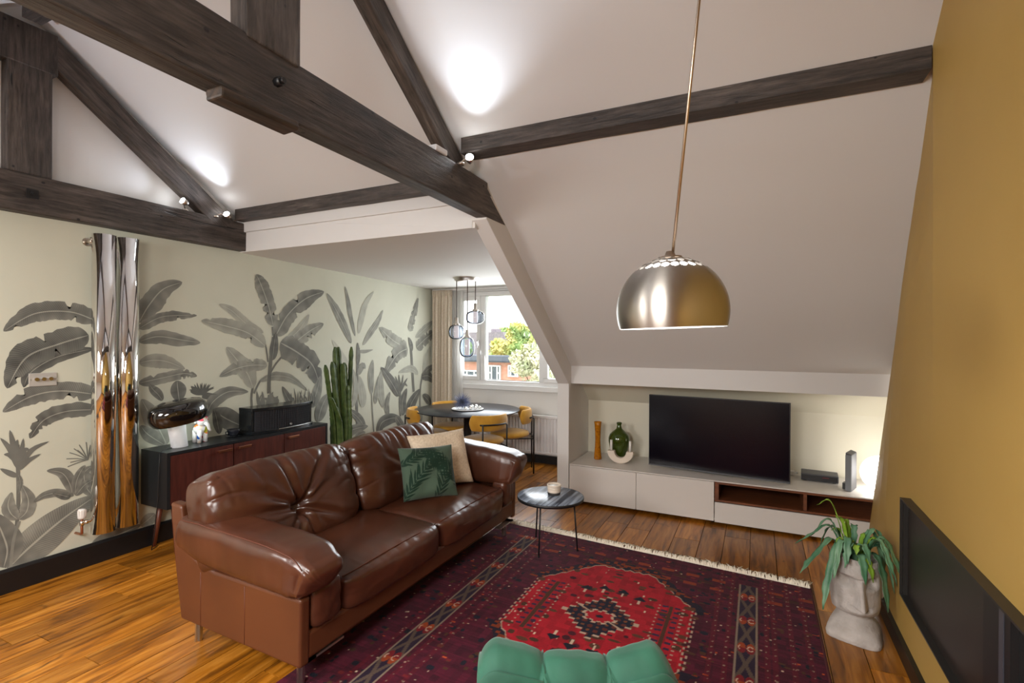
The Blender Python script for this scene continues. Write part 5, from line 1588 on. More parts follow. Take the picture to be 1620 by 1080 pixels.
m = MB(); m.tube([(0.0, -0.05, 0.052), (0.0, -0.074, 0.048), (0.0, -0.072, 0.026), (0.0, -0.045, 0.024)], 0.005); m.build('cup_handle', M['cup_black'], cu)
sp = thing('speaker', 'wide black bow-fronted speaker on the right end of the sideboard', 'speaker', (-4.03, 3.325, 0.7625))
def bow(y): return 0.075 + 0.055 * (1 - (y / 0.335) ** 2)
poly = [(-0.10, -0.335)] + [(bow(-0.335 + 0.67 * i / 24), -0.335 + 0.67 * i / 24) for i in range(25)] + [(-0.10, 0.335)]
m = MB(); m.prism(poly, 0.205, 0.232, 'z'); m.prism([(x * 0.98, y) for x, y in poly], 0.0, 0.030, 'z')
m.prism([(-0.10, -0.333), (0.06, -0.333), (0.06, -0.30), (-0.10, -0.30)], 0.030, 0.205, 'z'); m.prism([(-0.10, 0.30), (0.06, 0.30), (0.06, 0.333), (-0.10, 0.333)], 0.030, 0.205, 'z')
m.box(-0.10, -0.08, -0.30, 0.30, 0.030, 0.205)
m.build('cabinet', M['black_lacquer'], sp, bevel=0.003)
m = MB(); gp = [(-0.03, -0.30)] + [(bow(-0.30 + 0.60 * i / 24) - 0.014, -0.30 + 0.60 * i / 24) for i in range(25)] + [(-0.03, 0.30)]
m.prism(gp, 0.0302, 0.2048, 'z'); gr = m.build('grille', M['grille'], sp)
m = MB()
for i in range(1, 24):
    y = -0.285 + 0.57 * i / 24; m.box(bow(y) - 0.0145, bow(y) - 0.010, y - 0.0025, y + 0.0025, 0.034, 0.200)
for i in range(1, 8):
    z = 0.034 + 0.166 * i / 8
    m.tube([(bow(-0.29 + 0.58 * q / 24) - 0.012, -0.29 + 0.58 * q / 24, z) for q in range(25)], 0.002, n=4)
m.build('grille_lattice', M['grille'], gr)
m = MB(); m.tube([(bow(0.03) - 0.008, 0.03, 0.055), (bow(0.03) + 0.004, 0.03, 0.055)], 0.010, n=16); m.build('knob', M['steel'], sp)
m = MB(); m.tube([(bow(-0.1 + 0.42 * q / 12) + 0.002, -0.1 + 0.42 * q / 12, 0.026) for q in range(13)], 0.0035, n=6); m.build('trim_strip', M['steel'], sp)

# ================================================================ CACTUS
ca = thing('potted_cactus', 'tall many-stemmed green column cactus in a dark pot behind the sofa', 'plant', (-3.93, 4.03, 0.0))
lathe_part('pot', M['terracotta'], ca, [(0.0, 0.0), (0.13, 0.0), (0.15, 0.02), (0.185, 0.36), (0.185, 0.40), (0.168, 0.40), (0.165, 0.36), (0.0, 0.35)], 36)
lathe_part('soil', M['soil'], ca, [(0.0, 0.362), (0.165, 0.362), (0.165, 0.352), (0.0, 0.352)], 30)
def stem(pts, r, seed):
    ribs = 6; nu = ribs * 4; K = 30
    P = [Vector(p) for p in pts]
    m = MB(); vs = []; fs = []
    for j in range(K + 1):
        t = j / K
        k = min(int(t * (len(P) - 1)), len(P) - 2); q = t * (len(P) - 1) - k
        c = P[k].lerp(P[k + 1], q)
        rr = r * (0.75 + 0.25 * min(1, t * 5)) * (1 if t < 0.94 else max(0.15, math.sqrt(max(0, 1 - ((t - 0.94) / 0.065) ** 2)))) * (1 + 0.06 * math.sin(j * 1.9 + seed))
        for i in range(nu):
            a = 2 * PI * i / nu + seed
            w = 1 + 0.24 * (abs(((i / 4) % 1) - 0.5) * 2 - 0.5) + (0.10 if (i % 4 == 0 and j % 2 == 0) else 0)
            vs.append((c.x + rr * w * math.cos(a), c.y + rr * w * math.sin(a), c.z))
    for j in range(K):
        for i in range(nu):
            i2 = (i + 1) % nu; fs.append((j * nu + i, j * nu + i2, (j + 1) * nu + i2, (j + 1) * nu + i))
    fs.append(tuple(K * nu + i for i in range(nu)))
    m.add(vs, fs, False)
    m.build('stem', M['cactus'], ca)
for i, (bx, by, ty, tz, r) in enumerate(((0.0, -0.09, -0.235, 1.345, 0.026), (0.03, -0.06, -0.165, 1.375, 0.032), (0.0, -0.02, -0.105, 1.525, 0.036), (0.05, 0.0, -0.04, 1.35, 0.034), (-0.03, 0.02, -0.035, 1.525, 0.030), (0.03, 0.05, -0.0, 1.36, 0.034), (0.0, 0.07, 0.13, 1.525, 0.027), (-0.05, -0.07, -0.11, 1.05, 0.034), (0.07, 0.03, 0.02, 1.12, 0.036), (0.06, -0.05, -0.21, 1.02, 0.024))):
    stem([(bx, by, 0.355), (bx, by + (ty - by) * 0.22, 0.75), (bx * 0.9, by + (ty - by) * 0.62, 1.05 if tz > 1.2 else 0.9), (bx * 0.8, ty, tz)], r * 0.78, i * 0.7)

# ================================================================ CHROME RADIATOR, VALVE, SWITCH
cr_ = thing('column_radiator', 'tall polished chrome tubular radiator on the mural wall', 'radiator', (0, 0, 0))
for yc, zb in ((1.962, 0.245), (2.110, 0.245)):
    m = MB()
    n = 40
    vs = []; fs = []
    for z in (zb, 2.325):
        for r0 in (0.0705, 0.0675):
            for i in range(n + 1):
                a = -PI * 0.60 + 1.2 * PI * i / n
                vs.append((-4.135 + r0 * 0.95 * math.cos(a), yc + r0 * math.sin(a), z))
    q = n + 1
    for i in range(n):
        fs += [(i, i + 1, 2 * q + i + 1, 2 * q + i), (q + i + 1, q + i, 3 * q + i, 3 * q + i + 1), (i + 1, i, q + i, q + i + 1), (2 * q + i, 2 * q + i + 1, 3 * q + i + 1, 3 * q + i)]
    fs += [(0, 2 * q, 3 * q, q), (n, q + n, 3 * q + n, 2 * q + n)]
    m.add(vs, fs, True)
    m.build('column', M['chrome'], cr_)
m = MB(); m.box(-4.18, -4.16, 1.93, 2.15, 0.30, 0.36); m.box(-4.18, -4.16, 1.93, 2.15, 2.20, 2.26); m.tube([(-4.165, 1.962, 0.32), (-4.165, 1.962, 2.24)], 0.014, n=12)
m.build('manifold', M['chrome'], cr_)
m = MB(); m.tube([(-4.2385, 1.905, 2.275), (-4.15, 1.905, 2.275)], 0.016, n=12); m.tube([(-4.2385, 1.905, 2.275), (-4.23, 1.905, 2.275)], 0.028, n=16); m.tube([(-4.16, 1.905, 2.275), (-4.16, 1.905, 2.30)], 0.016); m.build('wall_bracket', M['nickel'], cr_)
vv = thing('radiator_valve', 'small white thermostatic valve head on copper pipe below the chrome radiator', 'valve', (-4.165, 1.850, 0.0))
lathe_part('valve_head', M['trv_white'], vv, [(0.0, 0.365), (0.021, 0.365), (0.024, 0.375), (0.023, 0.420), (0.020, 0.430), (0.0, 0.432)], 24)
m = MB()
for i in range(12):
    a = 2 * PI * i / 12; m.box(0.0225 * math.cos(a) - 0.002, 0.0225 * math.cos(a) + 0.002, 0.0225 * math.sin(a) - 0.002, 0.0225 * math.sin(a) + 0.002, 0.385, 0.422)
m.build('grip_ribs', M['trv_white'], vv)
m = MB(); m.tube([(0, 0, 0.364), (0, 0, 0.265), (-0.02, 0, 0.255), (-0.0735, -0.004, 0.255)], 0.0085, n=10); m.build('copper_pipe', M['copper'], vv)
m = MB(); m.tube([(0, 0, 0.318), (0, 0, 0.35)], 0.015, n=6); m.tube([(0, 0.0, 0.335), (0.01, 0.03, 0.338), (0.02, 0.062, 0.34)], 0.010, n=10); m.tube([(0.005, 0.012, 0.336), (0.011, 0.032, 0.338)], 0.016, n=6); m.build('union_nut', M['chrome'], vv)
sw = thing('dimmer_switch', 'brushed steel wall plate with three dimmer knobs on the mural', 'switch', (-4.2392, 1.664, 1.328))
MB().box(0, 0.006, -0.073, 0.073, -0.043, 0.043).build('plate', mat('switch_plate', (0.55, 0.53, 0.49), 0.35, 0.3), sw, bevel=0.002)
for dy in (-0.037, 0.0, 0.037):
    m = MB(); m.tube([(0.006, dy, 0.003), (0.020, dy, 0.003)], 0.0115, n=16); m.build('knob', M['chrome'], sw)
for dy in (-0.063, 0.063):
    m = MB(); m.tube([(0.006, dy, 0), (0.0072, dy, 0)], 0.004, n=10); m.build('screw', M['steel'], sw)

# ================================================================ SPOTLIGHTS
def spot(label, base, bulb, aim, power, deg):
    base = Vector(base); bulb = Vector(bulb); aim = Vector(aim)
    t = thing('spotlight', label, 'spotlight', base)
    d = (aim - bulb).normalized(); b = bulb - base
    m = MB(); m.tube([(0, 0, -0.004), (0, 0, 0.012)], 0.022, n=16); m.build('base', M['nickel'], t)
    m = MB(); m.tube([(0, 0, 0.012), (b.x * 0.5, b.y * 0.5, b.z * 0.5 + 0.012), tuple(b - d * 0.045)], 0.005, n=8); m.build('arm', M['nickel'], t)
    m = MB(); m.tube([b - d * 0.05, b - d * 0.035, b - d * 0.004], [0.012, 0.022, 0.026], n=18); m.build('head', M['nickel'], t)
    m = MB(); m.tube([b - d * 0.0035, b + d * 0.002], 0.0235, n=18); m.build('bulb', M['bulb'], t)
    spot_light('spot_beam', tuple(bulb + d * 0.012), tuple(aim), power, deg)
spot('small nickel spotlight lit on the near truss, at the left end of the long purlin', (-1.655, 2.68, 2.683), (-1.625, 2.735, 2.745), (-1.15, 1.75, 3.24), 62, 84)
spot('small nickel spotlight lit at the right end of the far truss, beside the purlin', (-4.16, 2.79, 2.639), (-4.10, 2.845, 2.672), (-3.80, 2.05, 3.16), 40, 80)
spot('small nickel spotlight lit under the rafter of the far truss, aimed at the gable', (-4.185, 2.55, 2.639), (-4.125, 2.49, 2.70), (-4.10, 1.75, 3.0), 7, 80)
jb = MB().box(-1.70, -1.645, 2.40, 2.52, 2.680, 2.715).build('junction_box', M['junction'], None, bevel=0.008)
tag(jb, 'small white cable junction box on top of the near truss', 'junction box')
# two lamps added unseen behind the camera to bounce light off the ceiling
spot_light('spot_beam', (-1.5, 0.2, 2.74), (-1.0, 0.9, 3.3), 44, 120)
spot_light('spot_beam', (-4.1, 0.2, 2.70), (-3.4, 0.9, 3.3), 44, 120)

# ================================================================ ARC PENDANT
al = thing('dome_pendant', 'brushed steel dome pendant lamp hanging on a thin rod in front of the sloping wall', 'pendant lamp', (-0.228, 1.557, 1.640))
tilt = T((0, 0, 0), 0, 0, 0)
yaw = math.radians(25.83)
tilt = Euler((0, 0, yaw)).to_matrix().to_4x4() @ Euler((0, math.radians(-2.0), 0)).to_matrix().to_4x4()
R0, zc0 = 0.160, 0.050
AC = 46
outer = [(R0 * math.cos(math.radians(a)), zc0 + R0 * math.sin(math.radians(a))) for a in range(-18, AC + 1, 2)]
inn = [(r - 0.0025, z - 0.001) for r, z in outer][::-1]
m = MB(); m.lathe(outer, 72, tilt); m.build('dome', M['satin_steel'], al)
m = MB(); m.lathe(inn + [(outer[0][0] - 0.001, outer[0][1] - 0.0005)], 64, tilt); m.build('dome_lining', mat('dome_lining', (0.85, 0.84, 0.83), 0.5, emit=(1.0, 0.97, 0.95), estr=0.55), al)
# perforated crown: two rings of holes cut out of the shell, lit lining behind
def crown():
    m = MB(); vs = []; fs = []
    a0, a1 = math.radians(AC), math.radians(79)
    rows = 34; cols = 240
    keep = []
    for j in range(rows + 1):
        a = a0 + (a1 - a0) * j / rows
        for i in range(cols):
            t = 2 * PI * i / cols
            vs.append((R0 * math.cos(a) * math.cos(t), R0 * math.cos(a) * math.sin(t), zc0 + R0 * math.sin(a)))
    holes = []
    for (ha, cnt, off, rad) in ((0.19, 25, 0.0, 0.0112), (0.50, 19, 0.5, 0.0108), (0.78, 12, 0.2, 0.0085)):
        a = a0 + (a1 - a0) * ha
        for k in range(cnt):
            t = 2 * PI * (k + off) / cnt
            holes.append((Vector((R0 * math.cos(a) * math.cos(t), R0 * math.cos(a) * math.sin(t), zc0 + R0 * math.sin(a))), rad))
    for j in range(rows):
        for i in range(cols):
            i2 = (i + 1) % cols
            q = (j * cols + i, j * cols + i2, (j + 1) * cols + i2, (j + 1) * cols + i)
            c = sum((Vector(vs[k]) for k in q), Vector()) / 4
            if any((c - h).length < r for h, r in holes): continue
            fs.append(q)
    m.add(vs, fs, True, tilt)
    m.build('perforated_crown', M['satin_steel'], al, fix=False)
crown()
m = MB(); m.lathe([(R0 * math.cos(math.radians(d)) * 0.94, zc0 + R0 * math.sin(math.radians(d)) * 0.94) for d in range(44, 90, 5)] + [(0.0, zc0 + R0 * 0.94)], 40, tilt)
m.build('diffuser', mat('lit_diffuser', (0.9, 0.9, 0.88), 0.5, emit=(1.0, 0.98, 0.96), estr=1.5), al)
m = MB(); m.lathe([(0.036, zc0 + R0 * 0.975), (0.034, zc0 + R0 * 1.0), (0.016, zc0 + R0 * 1.02), (0.011, zc0 + R0 * 1.10), (0.0, zc0 + R0 * 1.11)], 28, tilt); m.build('collar', M['rod'], al)
m = MB(); m.ball((0, 0, 0.05), 0.045, 10); m.build('bulb', mat('dome_bulb', (0.9, 0.9, 0.9), 0.5, emit=(1.0, 0.96, 0.9), estr=4.0), al)
rd = Vector((0.067, 0.033, 0.757))
top = Vector((0, 0, 0.215)) + rd * ((UP(1.65) - 1.855) / 0.757)
m = MB(); m.tube([(0, 0, 0.215), tuple(top)], 0.0045, n=10); m.build('rod', M['rod'], al)
m = MB(); m.tube([tuple(top - rd * 0.05), tuple(top - rd * 0.0)], 0.05, n=24); m.build('ceiling_rose', M['rod'], al)
point_light('dome_glow', (-0.228, 1.557, 1.655), 5.0, (1.0, 0.94, 0.86), 0.05)

# ================================================================ DINING AREA
dt = thing('dining_table', 'round black dining table in the dormer by the window', 'table', (-3.23, 5.42, 0.0))
m = MB(); m.lathe([(0.0, 0.728), (0.60, 0.728), (0.645, 0.738), (0.650, 0.744), (0.646, 0.750), (0.0, 0.750)], 72); m.build('table_top', M['table_black'], dt)
m = MB(); m.lathe([(0.26, 0.0), (0.26, 0.012), (0.05, 0.03), (0.045, 0.70), (0.20, 0.727), (0.0, 0.7275)], 36); m.build('pedestal', M['black_metal'], dt)

def dining_chair():
    # local: sitter faces +y
    t = thing('dining_chair', 'x', 'chair', (0, 0, 0), 0, 'mustard dining chairs round the table')
    m = MB(); m.lathe([(0.0, 0.425), (0.19, 0.425), (0.232, 0.44), (0.242, 0.460), (0.232, 0.482), (0.18, 0.497), (0.0, 0.500)], 40); m.build('seat', M['mustard'], t)
    def bf(u, v):
        a = -PI / 2 + math.radians(62) * (2 * u - 1)
        e = min(1.0, min(u, 1 - u) / 0.07 + 0.02) ** 0.5
        th = 2 * PI * v
        r = 0.262 + 0.022 * math.cos(th) * e
        return (r * math.cos(a), r * math.sin(a) + 0.01, 0.685 + 0.088 * e * math.copysign(abs(math.sin(th)) ** 0.75, math.sin(th)))
    m = MB(); m.grid(bf, 33, 21); m.build('backrest', M['mustard'], t)
    m = MB()
    for s in (-1, 1):
        m2 = MB(); m2.tube([(s * 0.19, 0.15, 0.428), (s * 0.19, 0.15, 0.0)], 0.0095, n=8); m2.build('leg', M['black_metal'], t)
        m2 = MB(); x, y = s * 0.150, -0.285
        m2.tube([(x, y, 0.0), (x, y, 0.66), (x * 0.99, y + 0.008, 0.672)], 0.0095, n=8); m2.build('leg', M['black_metal'], t)
    m.tube([(0.296 * math.cos(-PI / 2 + math.radians(b)), 0.296 * math.sin(-PI / 2 + math.radians(b)) + 0.01, 0.672) for b in range(-33, 34, 6)], 0.0095, n=8)
    m.tube([(-0.19, 0.15, 0.424), (0.19, 0.15, 0.424)], 0.008); m.tube([(-0.150, -0.285, 0.424), (0.150, -0.285, 0.424)], 0.008)
    for s in (-1, 1): m.tube([(s * 0.19, 0.15, 0.424), (s * 0.150, -0.285, 0.424)], 0.008)
    m.build('frame', M['black_metal'], t)
    return t
c0 = dining_chair()
seats = (((-2.83, 5.10), 56, 'mustard velvet dining chair with its back to the sofa, nearest of the four'),
         ((-2.745, 5.62), 118, 'mustard velvet dining chair nearest the white wall radiator'),
         ((-3.62, 5.155), -52, 'mustard velvet dining chair between round table and cactus, only its backrest above the sofa'),
         ((-3.635, 5.70), -120, 'mustard velvet dining chair farthest back, beside the curtain'))
for i, ((x, y), deg, lab) in enumerate(seats):
    c = c0 if i == 0 else copy_tree(c0)
    c.location = (x, y, 0); c.rotation_euler = (0, 0, math.radians(deg)); c['label'] = lab

ty = thing('tray', 'round pale tray of small silver ornaments on the black dining table', 'tray', (-3.20, 5.37, 0.7505))
m = MB(); m.lathe([(0.0, 0.0), (0.185, 0.0), (0.195, 0.006), (0.196, 0.016), (0.190, 0.016), (0.186, 0.008), (0.0, 0.008)], 44); m.build('dish', M['white_plastic'], ty)
m = MB(); m.lathe([(0.1905, 0.0), (0.199, 0.004), (0.199, 0.012), (0.1965, 0.012)], 44); m.build('rim', M['black_metal'], ty)
for i, (x, y, r) in enumerate(((0.07, -0.05, 0.026), (0.12, -0.02, 0.022), (0.09, 0.05, 0.028), (0.02, 0.08, 0.022), (0.14, 0.05, 0.020), (0.03, -0.10, 0.020))):
    m = MB(); m.ball((0, 0, r), r, 8); o = m.build('bauble', M['chrome'], None); o.location = (-3.20 + x, 5.37 + y, 0.7590)
    tag(o, 'small silver ball ornament on the dining table tray', 'ornament', 'silver balls on the tray')
ur = thing('spiky_ornament', 'blue-black spiky sea-urchin ornament on the dining table tray', 'ornament', (-3.265, 5.345, 0.7590))
m = MB(); m.ball((0, 0, 0.085), 0.040, 10); m.build('core', M['cup_black'], ur)
m = MB(); r = random.Random(2)
for i in range(190):
    z = 1 - 2 * (i + 0.5) / 190; a = i * 2.39996; q = math.sqrt(1 - z * z)
    d = Vector((q * math.cos(a), q * math.sin(a), z))
    L = 0.110 + 0.025 * r.random()
    if d.z < -0.6: L = 0.082 / abs(d.z) * 0.98
    m.tube([d * 0.036 + Vector((0, 0, 0.085)), d * L + Vector((0, 0, 0.085))], [0.0030, 0.0008], n=4, cap=False)
o = m.build('spines', mat('spine_blue', lin(96, 104, 136), 0.4), ur, fix=False); o['kind'] = 'stuff'

# white panel radiator
pr = thing('panel_radiator', 'white ribbed panel radiator under the dormer window', 'radiator', (0, 0, 0))
m = MB(); x = -3.78; vs = []; 
prof = []
while x < -1.84:
    prof += [(x, 6.082), (x + 0.012, 6.070), (x + 0.026, 6.070), (x + 0.038, 6.082)]; x += 0.0445
xa, xb = prof[0][0], prof[-1][0]
k = len(prof); vs = [(p[0], p[1], 0.165) for p in prof] + [(p[0], p[1], 0.600) for p in prof]
m.add(vs, [(i, i + 1, k + i + 1, k + i) for i in range(k - 1)])
m.build('ribbed_panel', M['radiator'], pr)
m = MB(); m.box(xa, xb, 6.0825, 6.094, 0.135, 0.632); m.box(xa, xb, 6.066, 6.082, 0.600, 0.634); m.box(xa, xb, 6.066, 6.082, 0.135, 0.165); m.box(xa, xb, 6.094, 6.145, 0.615, 0.630); m.box(xa, xb, 6.125, 6.145, 0.15, 0.61)
m.build('casing', M['radiator'], pr, bevel=0.004)
m = MB(); m.tube([(xa - 0.02, 6.10, 0.0), (xa - 0.02, 6.10, 0.16), (xa, 6.10, 0.17)], 0.008); m.tube([(-2.0, 6.12, 0.0), (-2.0, 6.12, 0.15)], 0.008); m.tube([(-3.6, 6.147, 0.3), (-3.6, 6.168, 0.3)], 0.015); m.tube([(-2.1, 6.147, 0.3), (-2.1, 6.168, 0.3)], 0.015); m.build('pipe', M['radiator'], pr)

# curtains
def drape(name, lab, mt, x0, x1, y, amp, waves, z0, z1, gather, seed, thin=0.0):
    t = thing(name, lab, 'curtain', (0, 0, 0))
    def fn(u, v):
        z = z0 + (z1 - z0) * v
        f = min(1, max(0.0, (1 - v) / 0.10))
        ph = u * waves * 2 * PI + 0.5 * nz(u * 5, z * 0.7, seed)
        a = amp * (0.45 + 0.55 * f)
        xx = x0 + (x1 - x0) * (u + 0.012 * nz(u * 7, z * 1.3, seed + 4)) + 0.006 * math.sin(ph * 0.5)
        return (xx, y + a * math.sin(ph) + 0.25 * a * math.sin(2.3 * ph + 1), z)
    m = MB(); m.grid(fn, 150, 26); o = m.build('drape', mt, t, fix=False, solid=thin)
    if gather:
        h = MB()
        def hf(u, v):
            z = z1 - 0.085 + 0.09 * v; ph = u * waves * 4 * PI
            return (x0 + (x1 - x0) * u, y - 0.004 + amp * 0.5 * math.sin(ph), z)
        h.grid(hf, 180, 4); h.build('heading_tape', mt, t, fix=False, solid=0.002)
    return t
drape('curtain', 'oatmeal linen curtain drawn back against the mural wall beside the window', M['curtain'], -4.205, -3.875, 6.055, 0.024, 6.5, 0.02, 2.305, True, 1.0, 0.002)
drape('sheer_curtain', 'white sheer voile curtain gathered at the left edge of the window', M['sheer'], -3.90, -3.70, 6.080, 0.012, 9, 0.66, 2.295, False, 5.0)
tk = MB(); tk.box(-4.22, -1.85, 6.075, 6.105, 2.300, 2.326); tag(tk.build('curtain_track', M['upvc'], None), 'white curtain track along the dormer ceiling above the window', 'curtain track')

# three-globe pendant
pc = thing('pendant_cluster', 'cluster of three smoked glass globe pendants over the dining table', 'pendant lamp', (-3.145, 5.235, 2.352))
m = MB(); m.lathe([(0.0, 0.0), (0.162, 0.0), (0.166, -0.008), (0.150, -0.013), (0.140, -0.040), (0.0, -0.042)], 48); m.build('ceiling_plate', M['nickel'], pc)
for (wx, wy, wz), rx, rz in (((-3.233, 5.157, 1.699), 0.094, 0.088), ((-3.056, 5.298, 1.876), 0.112, 0.082), ((-3.091, 5.170, 1.519), 0.090, 0.120)):
    x, y, z = wx + 3.145, wy - 5.235, wz - 2.352
    e = 2 / 2.7
    pf = []
    for i in range(19):
        a = -PI / 2 * 0.90 + PI * 0.90 * i / 18
        pf.append((rx * math.cos(a) ** e, rz * math.copysign(abs(math.sin(a)) ** e, a)))
    pf = [(0.0, pf[0][1])] + pf[:-1] + [(0.030, rz)]
    m = MB(); m.lathe(pf, 40, None, True, (x, y, z)); g = m.build('glass_globe', M['smoke_glass'], pc)
    m = MB(); m.lathe([(0.0, -rz * 0.80)] + [((0.030 if k % 2 else 0.026), -rz * 0.80 + (rz * 1.6) * k / 22) for k in range(23)] + [(0.0, rz * 0.80)], 24, None, True, (x, y, z)); m.build('ribbed_core', M['pend_core'], g)
    m = MB(); m.lathe([(0.0, rz + 0.085), (0.018, rz + 0.085), (0.020, rz + 0.02), (0.036, rz + 0.012), (0.036, rz - 0.014), (0.0, rz - 0.014)], 24, None, True, (x, y, z)); m.build('cap', M['nickel'], g)
    m = MB(); m.tube([(x, y, z + rz + 0.08), (x, y, -0.04)], 0.0055, n=8); m.build('cable', mat('brown_cord', lin(70, 54, 46), 0.6), pc)
    point_light('pendant_glow', (wx, wy, wz), 1.1, (1.0, 0.90, 0.82), 0.05)

# ================================================================ HEAD PLANTER AND FERN
hp = thing('head_planter', 'grey cast-stone head-shaped planter against the ochre wall, holding the fern', 'planter', (0.487, 3.345, 0.0), 0.0)
FACE = math.radians(-86)                   # the face looks towards the camera and the rug
def head_r(z, th):
    # th measured from the face direction; returns radius and forward shift
    tab = ((0.0, .124, .006), (0.02, .128, .006), (0.06, .118, .004), (0.09, .098, .0), (0.115, .080, -.006), (0.134, .078, -.008), (0.142, .088, .004), (0.152, .110, .020), (0.185, .116, .020), (0.24, .118, .012), (0.30, .120, .006), (0.35, .119, .002), (0.40, .116, .0), (0.425, .112, .0))
    for a, b in zip(tab[:-1], tab[1:]):
        if a[0] <= z <= b[0] + 1e-9:
            q = (z - a[0]) / (b[0] - a[0]); r = a[1] + (b[1] - a[1]) * q; s = a[2] + (b[2] - a[2]) * q; break
    d = abs(th)
    if z < 0.12:                                   # chest spreads towards the front, faceted
        k = max(0, 1 - z / 0.12)
        r += 0.022 * k * max(0, math.cos(th)) - 0.02 * k * max(0, -math.cos(th))
        sq = (abs(math.cos(th + 0.35)) ** 5 + abs(math.sin(th + 0.35)) ** 5) ** -0.2
        r *= 1 + (0.95 * sq - 1) * min(1, k * 1.6)
    if 0.150 < z < 0.40:
        # nose ridge, wedge shaped
        if 0.20 < z < 0.335:
            h = 0.056 * (1 - (z - 0.20) / 0.135) ** 0.8 + 0.014
            r += max(0, h * (1 - d / (0.30 - 0.12 * (z - 0.2) / 0.135)))
        # eye hollows under the brow
        if 0.285 < z < 0.355 and 0.18 < d < 0.95:
            r -= 0.036 * math.sin(PI * (z - 0.285) / 0.07) * math.sin(PI * (d - 0.18) / 0.77)
        if z >= 0.345 and d < 0.9: r += 0.010 * (1 - d / 0.9)
        # chin and jaw
        if z < 0.20 and d < 1.0: r += 0.022 * (1 - d) * (1 - abs(z - 0.175) / 0.03 if abs(z - 0.175) < 0.03 else 0)
        # cheek planes: flatten into facets
        f = 0.5 * 0.9
        r *= 1 - 0.035 * abs(math.sin(2.0 * th))
        # mouth line under the nose
        if 0.186 < z < 0.198 and d < 0.45: r -= 0.014
    return max(r, 0.05), s
m = MB(); NU, NV = 96, 86; vs = []; fs = []
for j in range(NV + 1):
    z = 0.425 * j / NV
    for i in range(NU):
        th = -PI + 2 * PI * i / NU
        r, s = head_r(z, th)
        a = FACE + th
        r += 0.0016 * nz(a * 14, z * 90, 1)
        tiltz = z + (0.018 * max(0, math.cos(th + 0.9)) if z > 0.40 else 0)
        vs.append((r * math.cos(a) + s * math.cos(FACE), r * math.sin(a) + s * math.sin(FACE), tiltz))
for j in range(NV):
    for i in range(NU):
        i2 = (i + 1) % NU; fs.append((j * NU + i, j * NU + i2, (j + 1) * NU + i2, (j + 1) * NU + i))
fs.append(tuple(range(NU))[::-1])
o0 = len(vs)
for (k, z) in ((0.88, 0.425), (0.84, 0.36)):
    for i in range(NU):
        th = -PI + 2 * PI * i / NU; a = FACE + th; vs.append((0.112 * k * math.cos(a), 0.112 * k * math.sin(a), z))
for i in range(NU):
    i2 = (i + 1) % NU
    fs.append((NV * NU + i, NV * NU + i2, o0 + i2, o0 + i)); fs.append((o0 + i, o0 + i2, o0 + NU + i2, o0 + NU + i))
fs.append(tuple(o0 + NU + i for i in range(NU)))
m.add(vs, fs, True); m.build('head', M['stone'], hp)
for s in (-1, 1):
    a = FACE + s * 1.75
    e = MB(); e.pillow((0.020, 0.036, 0.055), e=4, n=8, Mx=T((0.118 * math.cos(a), 0.118 * math.sin(a), 0.265), 0.12 * s, 0, a)); e.build('ear', M['stone'], hp)
m = MB(); m.lathe([(0.0, 0.366), (0.096, 0.366), (0.096, 0.361), (0.0, 0.361)], 28); m.build('soil', M['soil'], hp)

fe = thing('fern', 'blue-green strap-leaved fern with a few yellow-green young fronds in the head planter', 'plant', (0.487, 3.345, 0.366))
def frond(az, reach, rise, end_z, w, mt, seed, curl=0.0):
    K = 18; m = MB(); vs = []; fs = []
    base = Vector((0.03 * math.cos(az), 0.03 * math.sin(az), 0.0))
    def P(t):
        r = reach * (t ** 0.9)
        z = rise * math.sin(min(1, t * 1.25) * PI / 2) * (1 - t) * 1.9 + end_z * t * t + 0.02 + 0.06 * math.exp(-((r - 0.095) / 0.05) ** 2)
        a = az + curl * t
        return base + Vector((r * math.cos(a), r * math.sin(a), z))
    for j in range(K + 1):
        t = j / K; c = P(t); d = (P(min(1, t + 0.02)) - P(max(0, t - 0.02))).normalized()
        s = d.cross(Vector((0, 0, 1)))
        s = s.normalized() if s.length > 1e-3 else Vector((1, 0, 0))
        up = s.cross(d)
        ww = 0.62 * w * (0.15 + 0.85 * min(1, t / 0.25)) * min(1, (1 - t) / 0.18 + 0.12)
        for k in (-1, -0.5, 0, 0.5, 1):
            rag = 1 + 0.22 * math.sin(j * 2.1 + seed + k) * (abs(k) == 1)
            vs.append(c + s * (k * ww * rag) + up * (0.35 * ww * abs(k) + 0.20 * ww * math.sin(j * 1.7 + seed + k * 2) * abs(k)))
    for j in range(K):
        for k in range(4):
            fs.append((j * 5 + k, j * 5 + k + 1, (j + 1) * 5 + k + 1, (j + 1) * 5 + k))
    m.add(vs, fs, True)
    o = m.build('frond', mt, fe, fix=False, solid=0.0012)
R = math.radians
cam_r = 25.83
def az(deg): return R(cam_r + deg)              # 0 = towards the right in the photograph, -90 = towards the camera
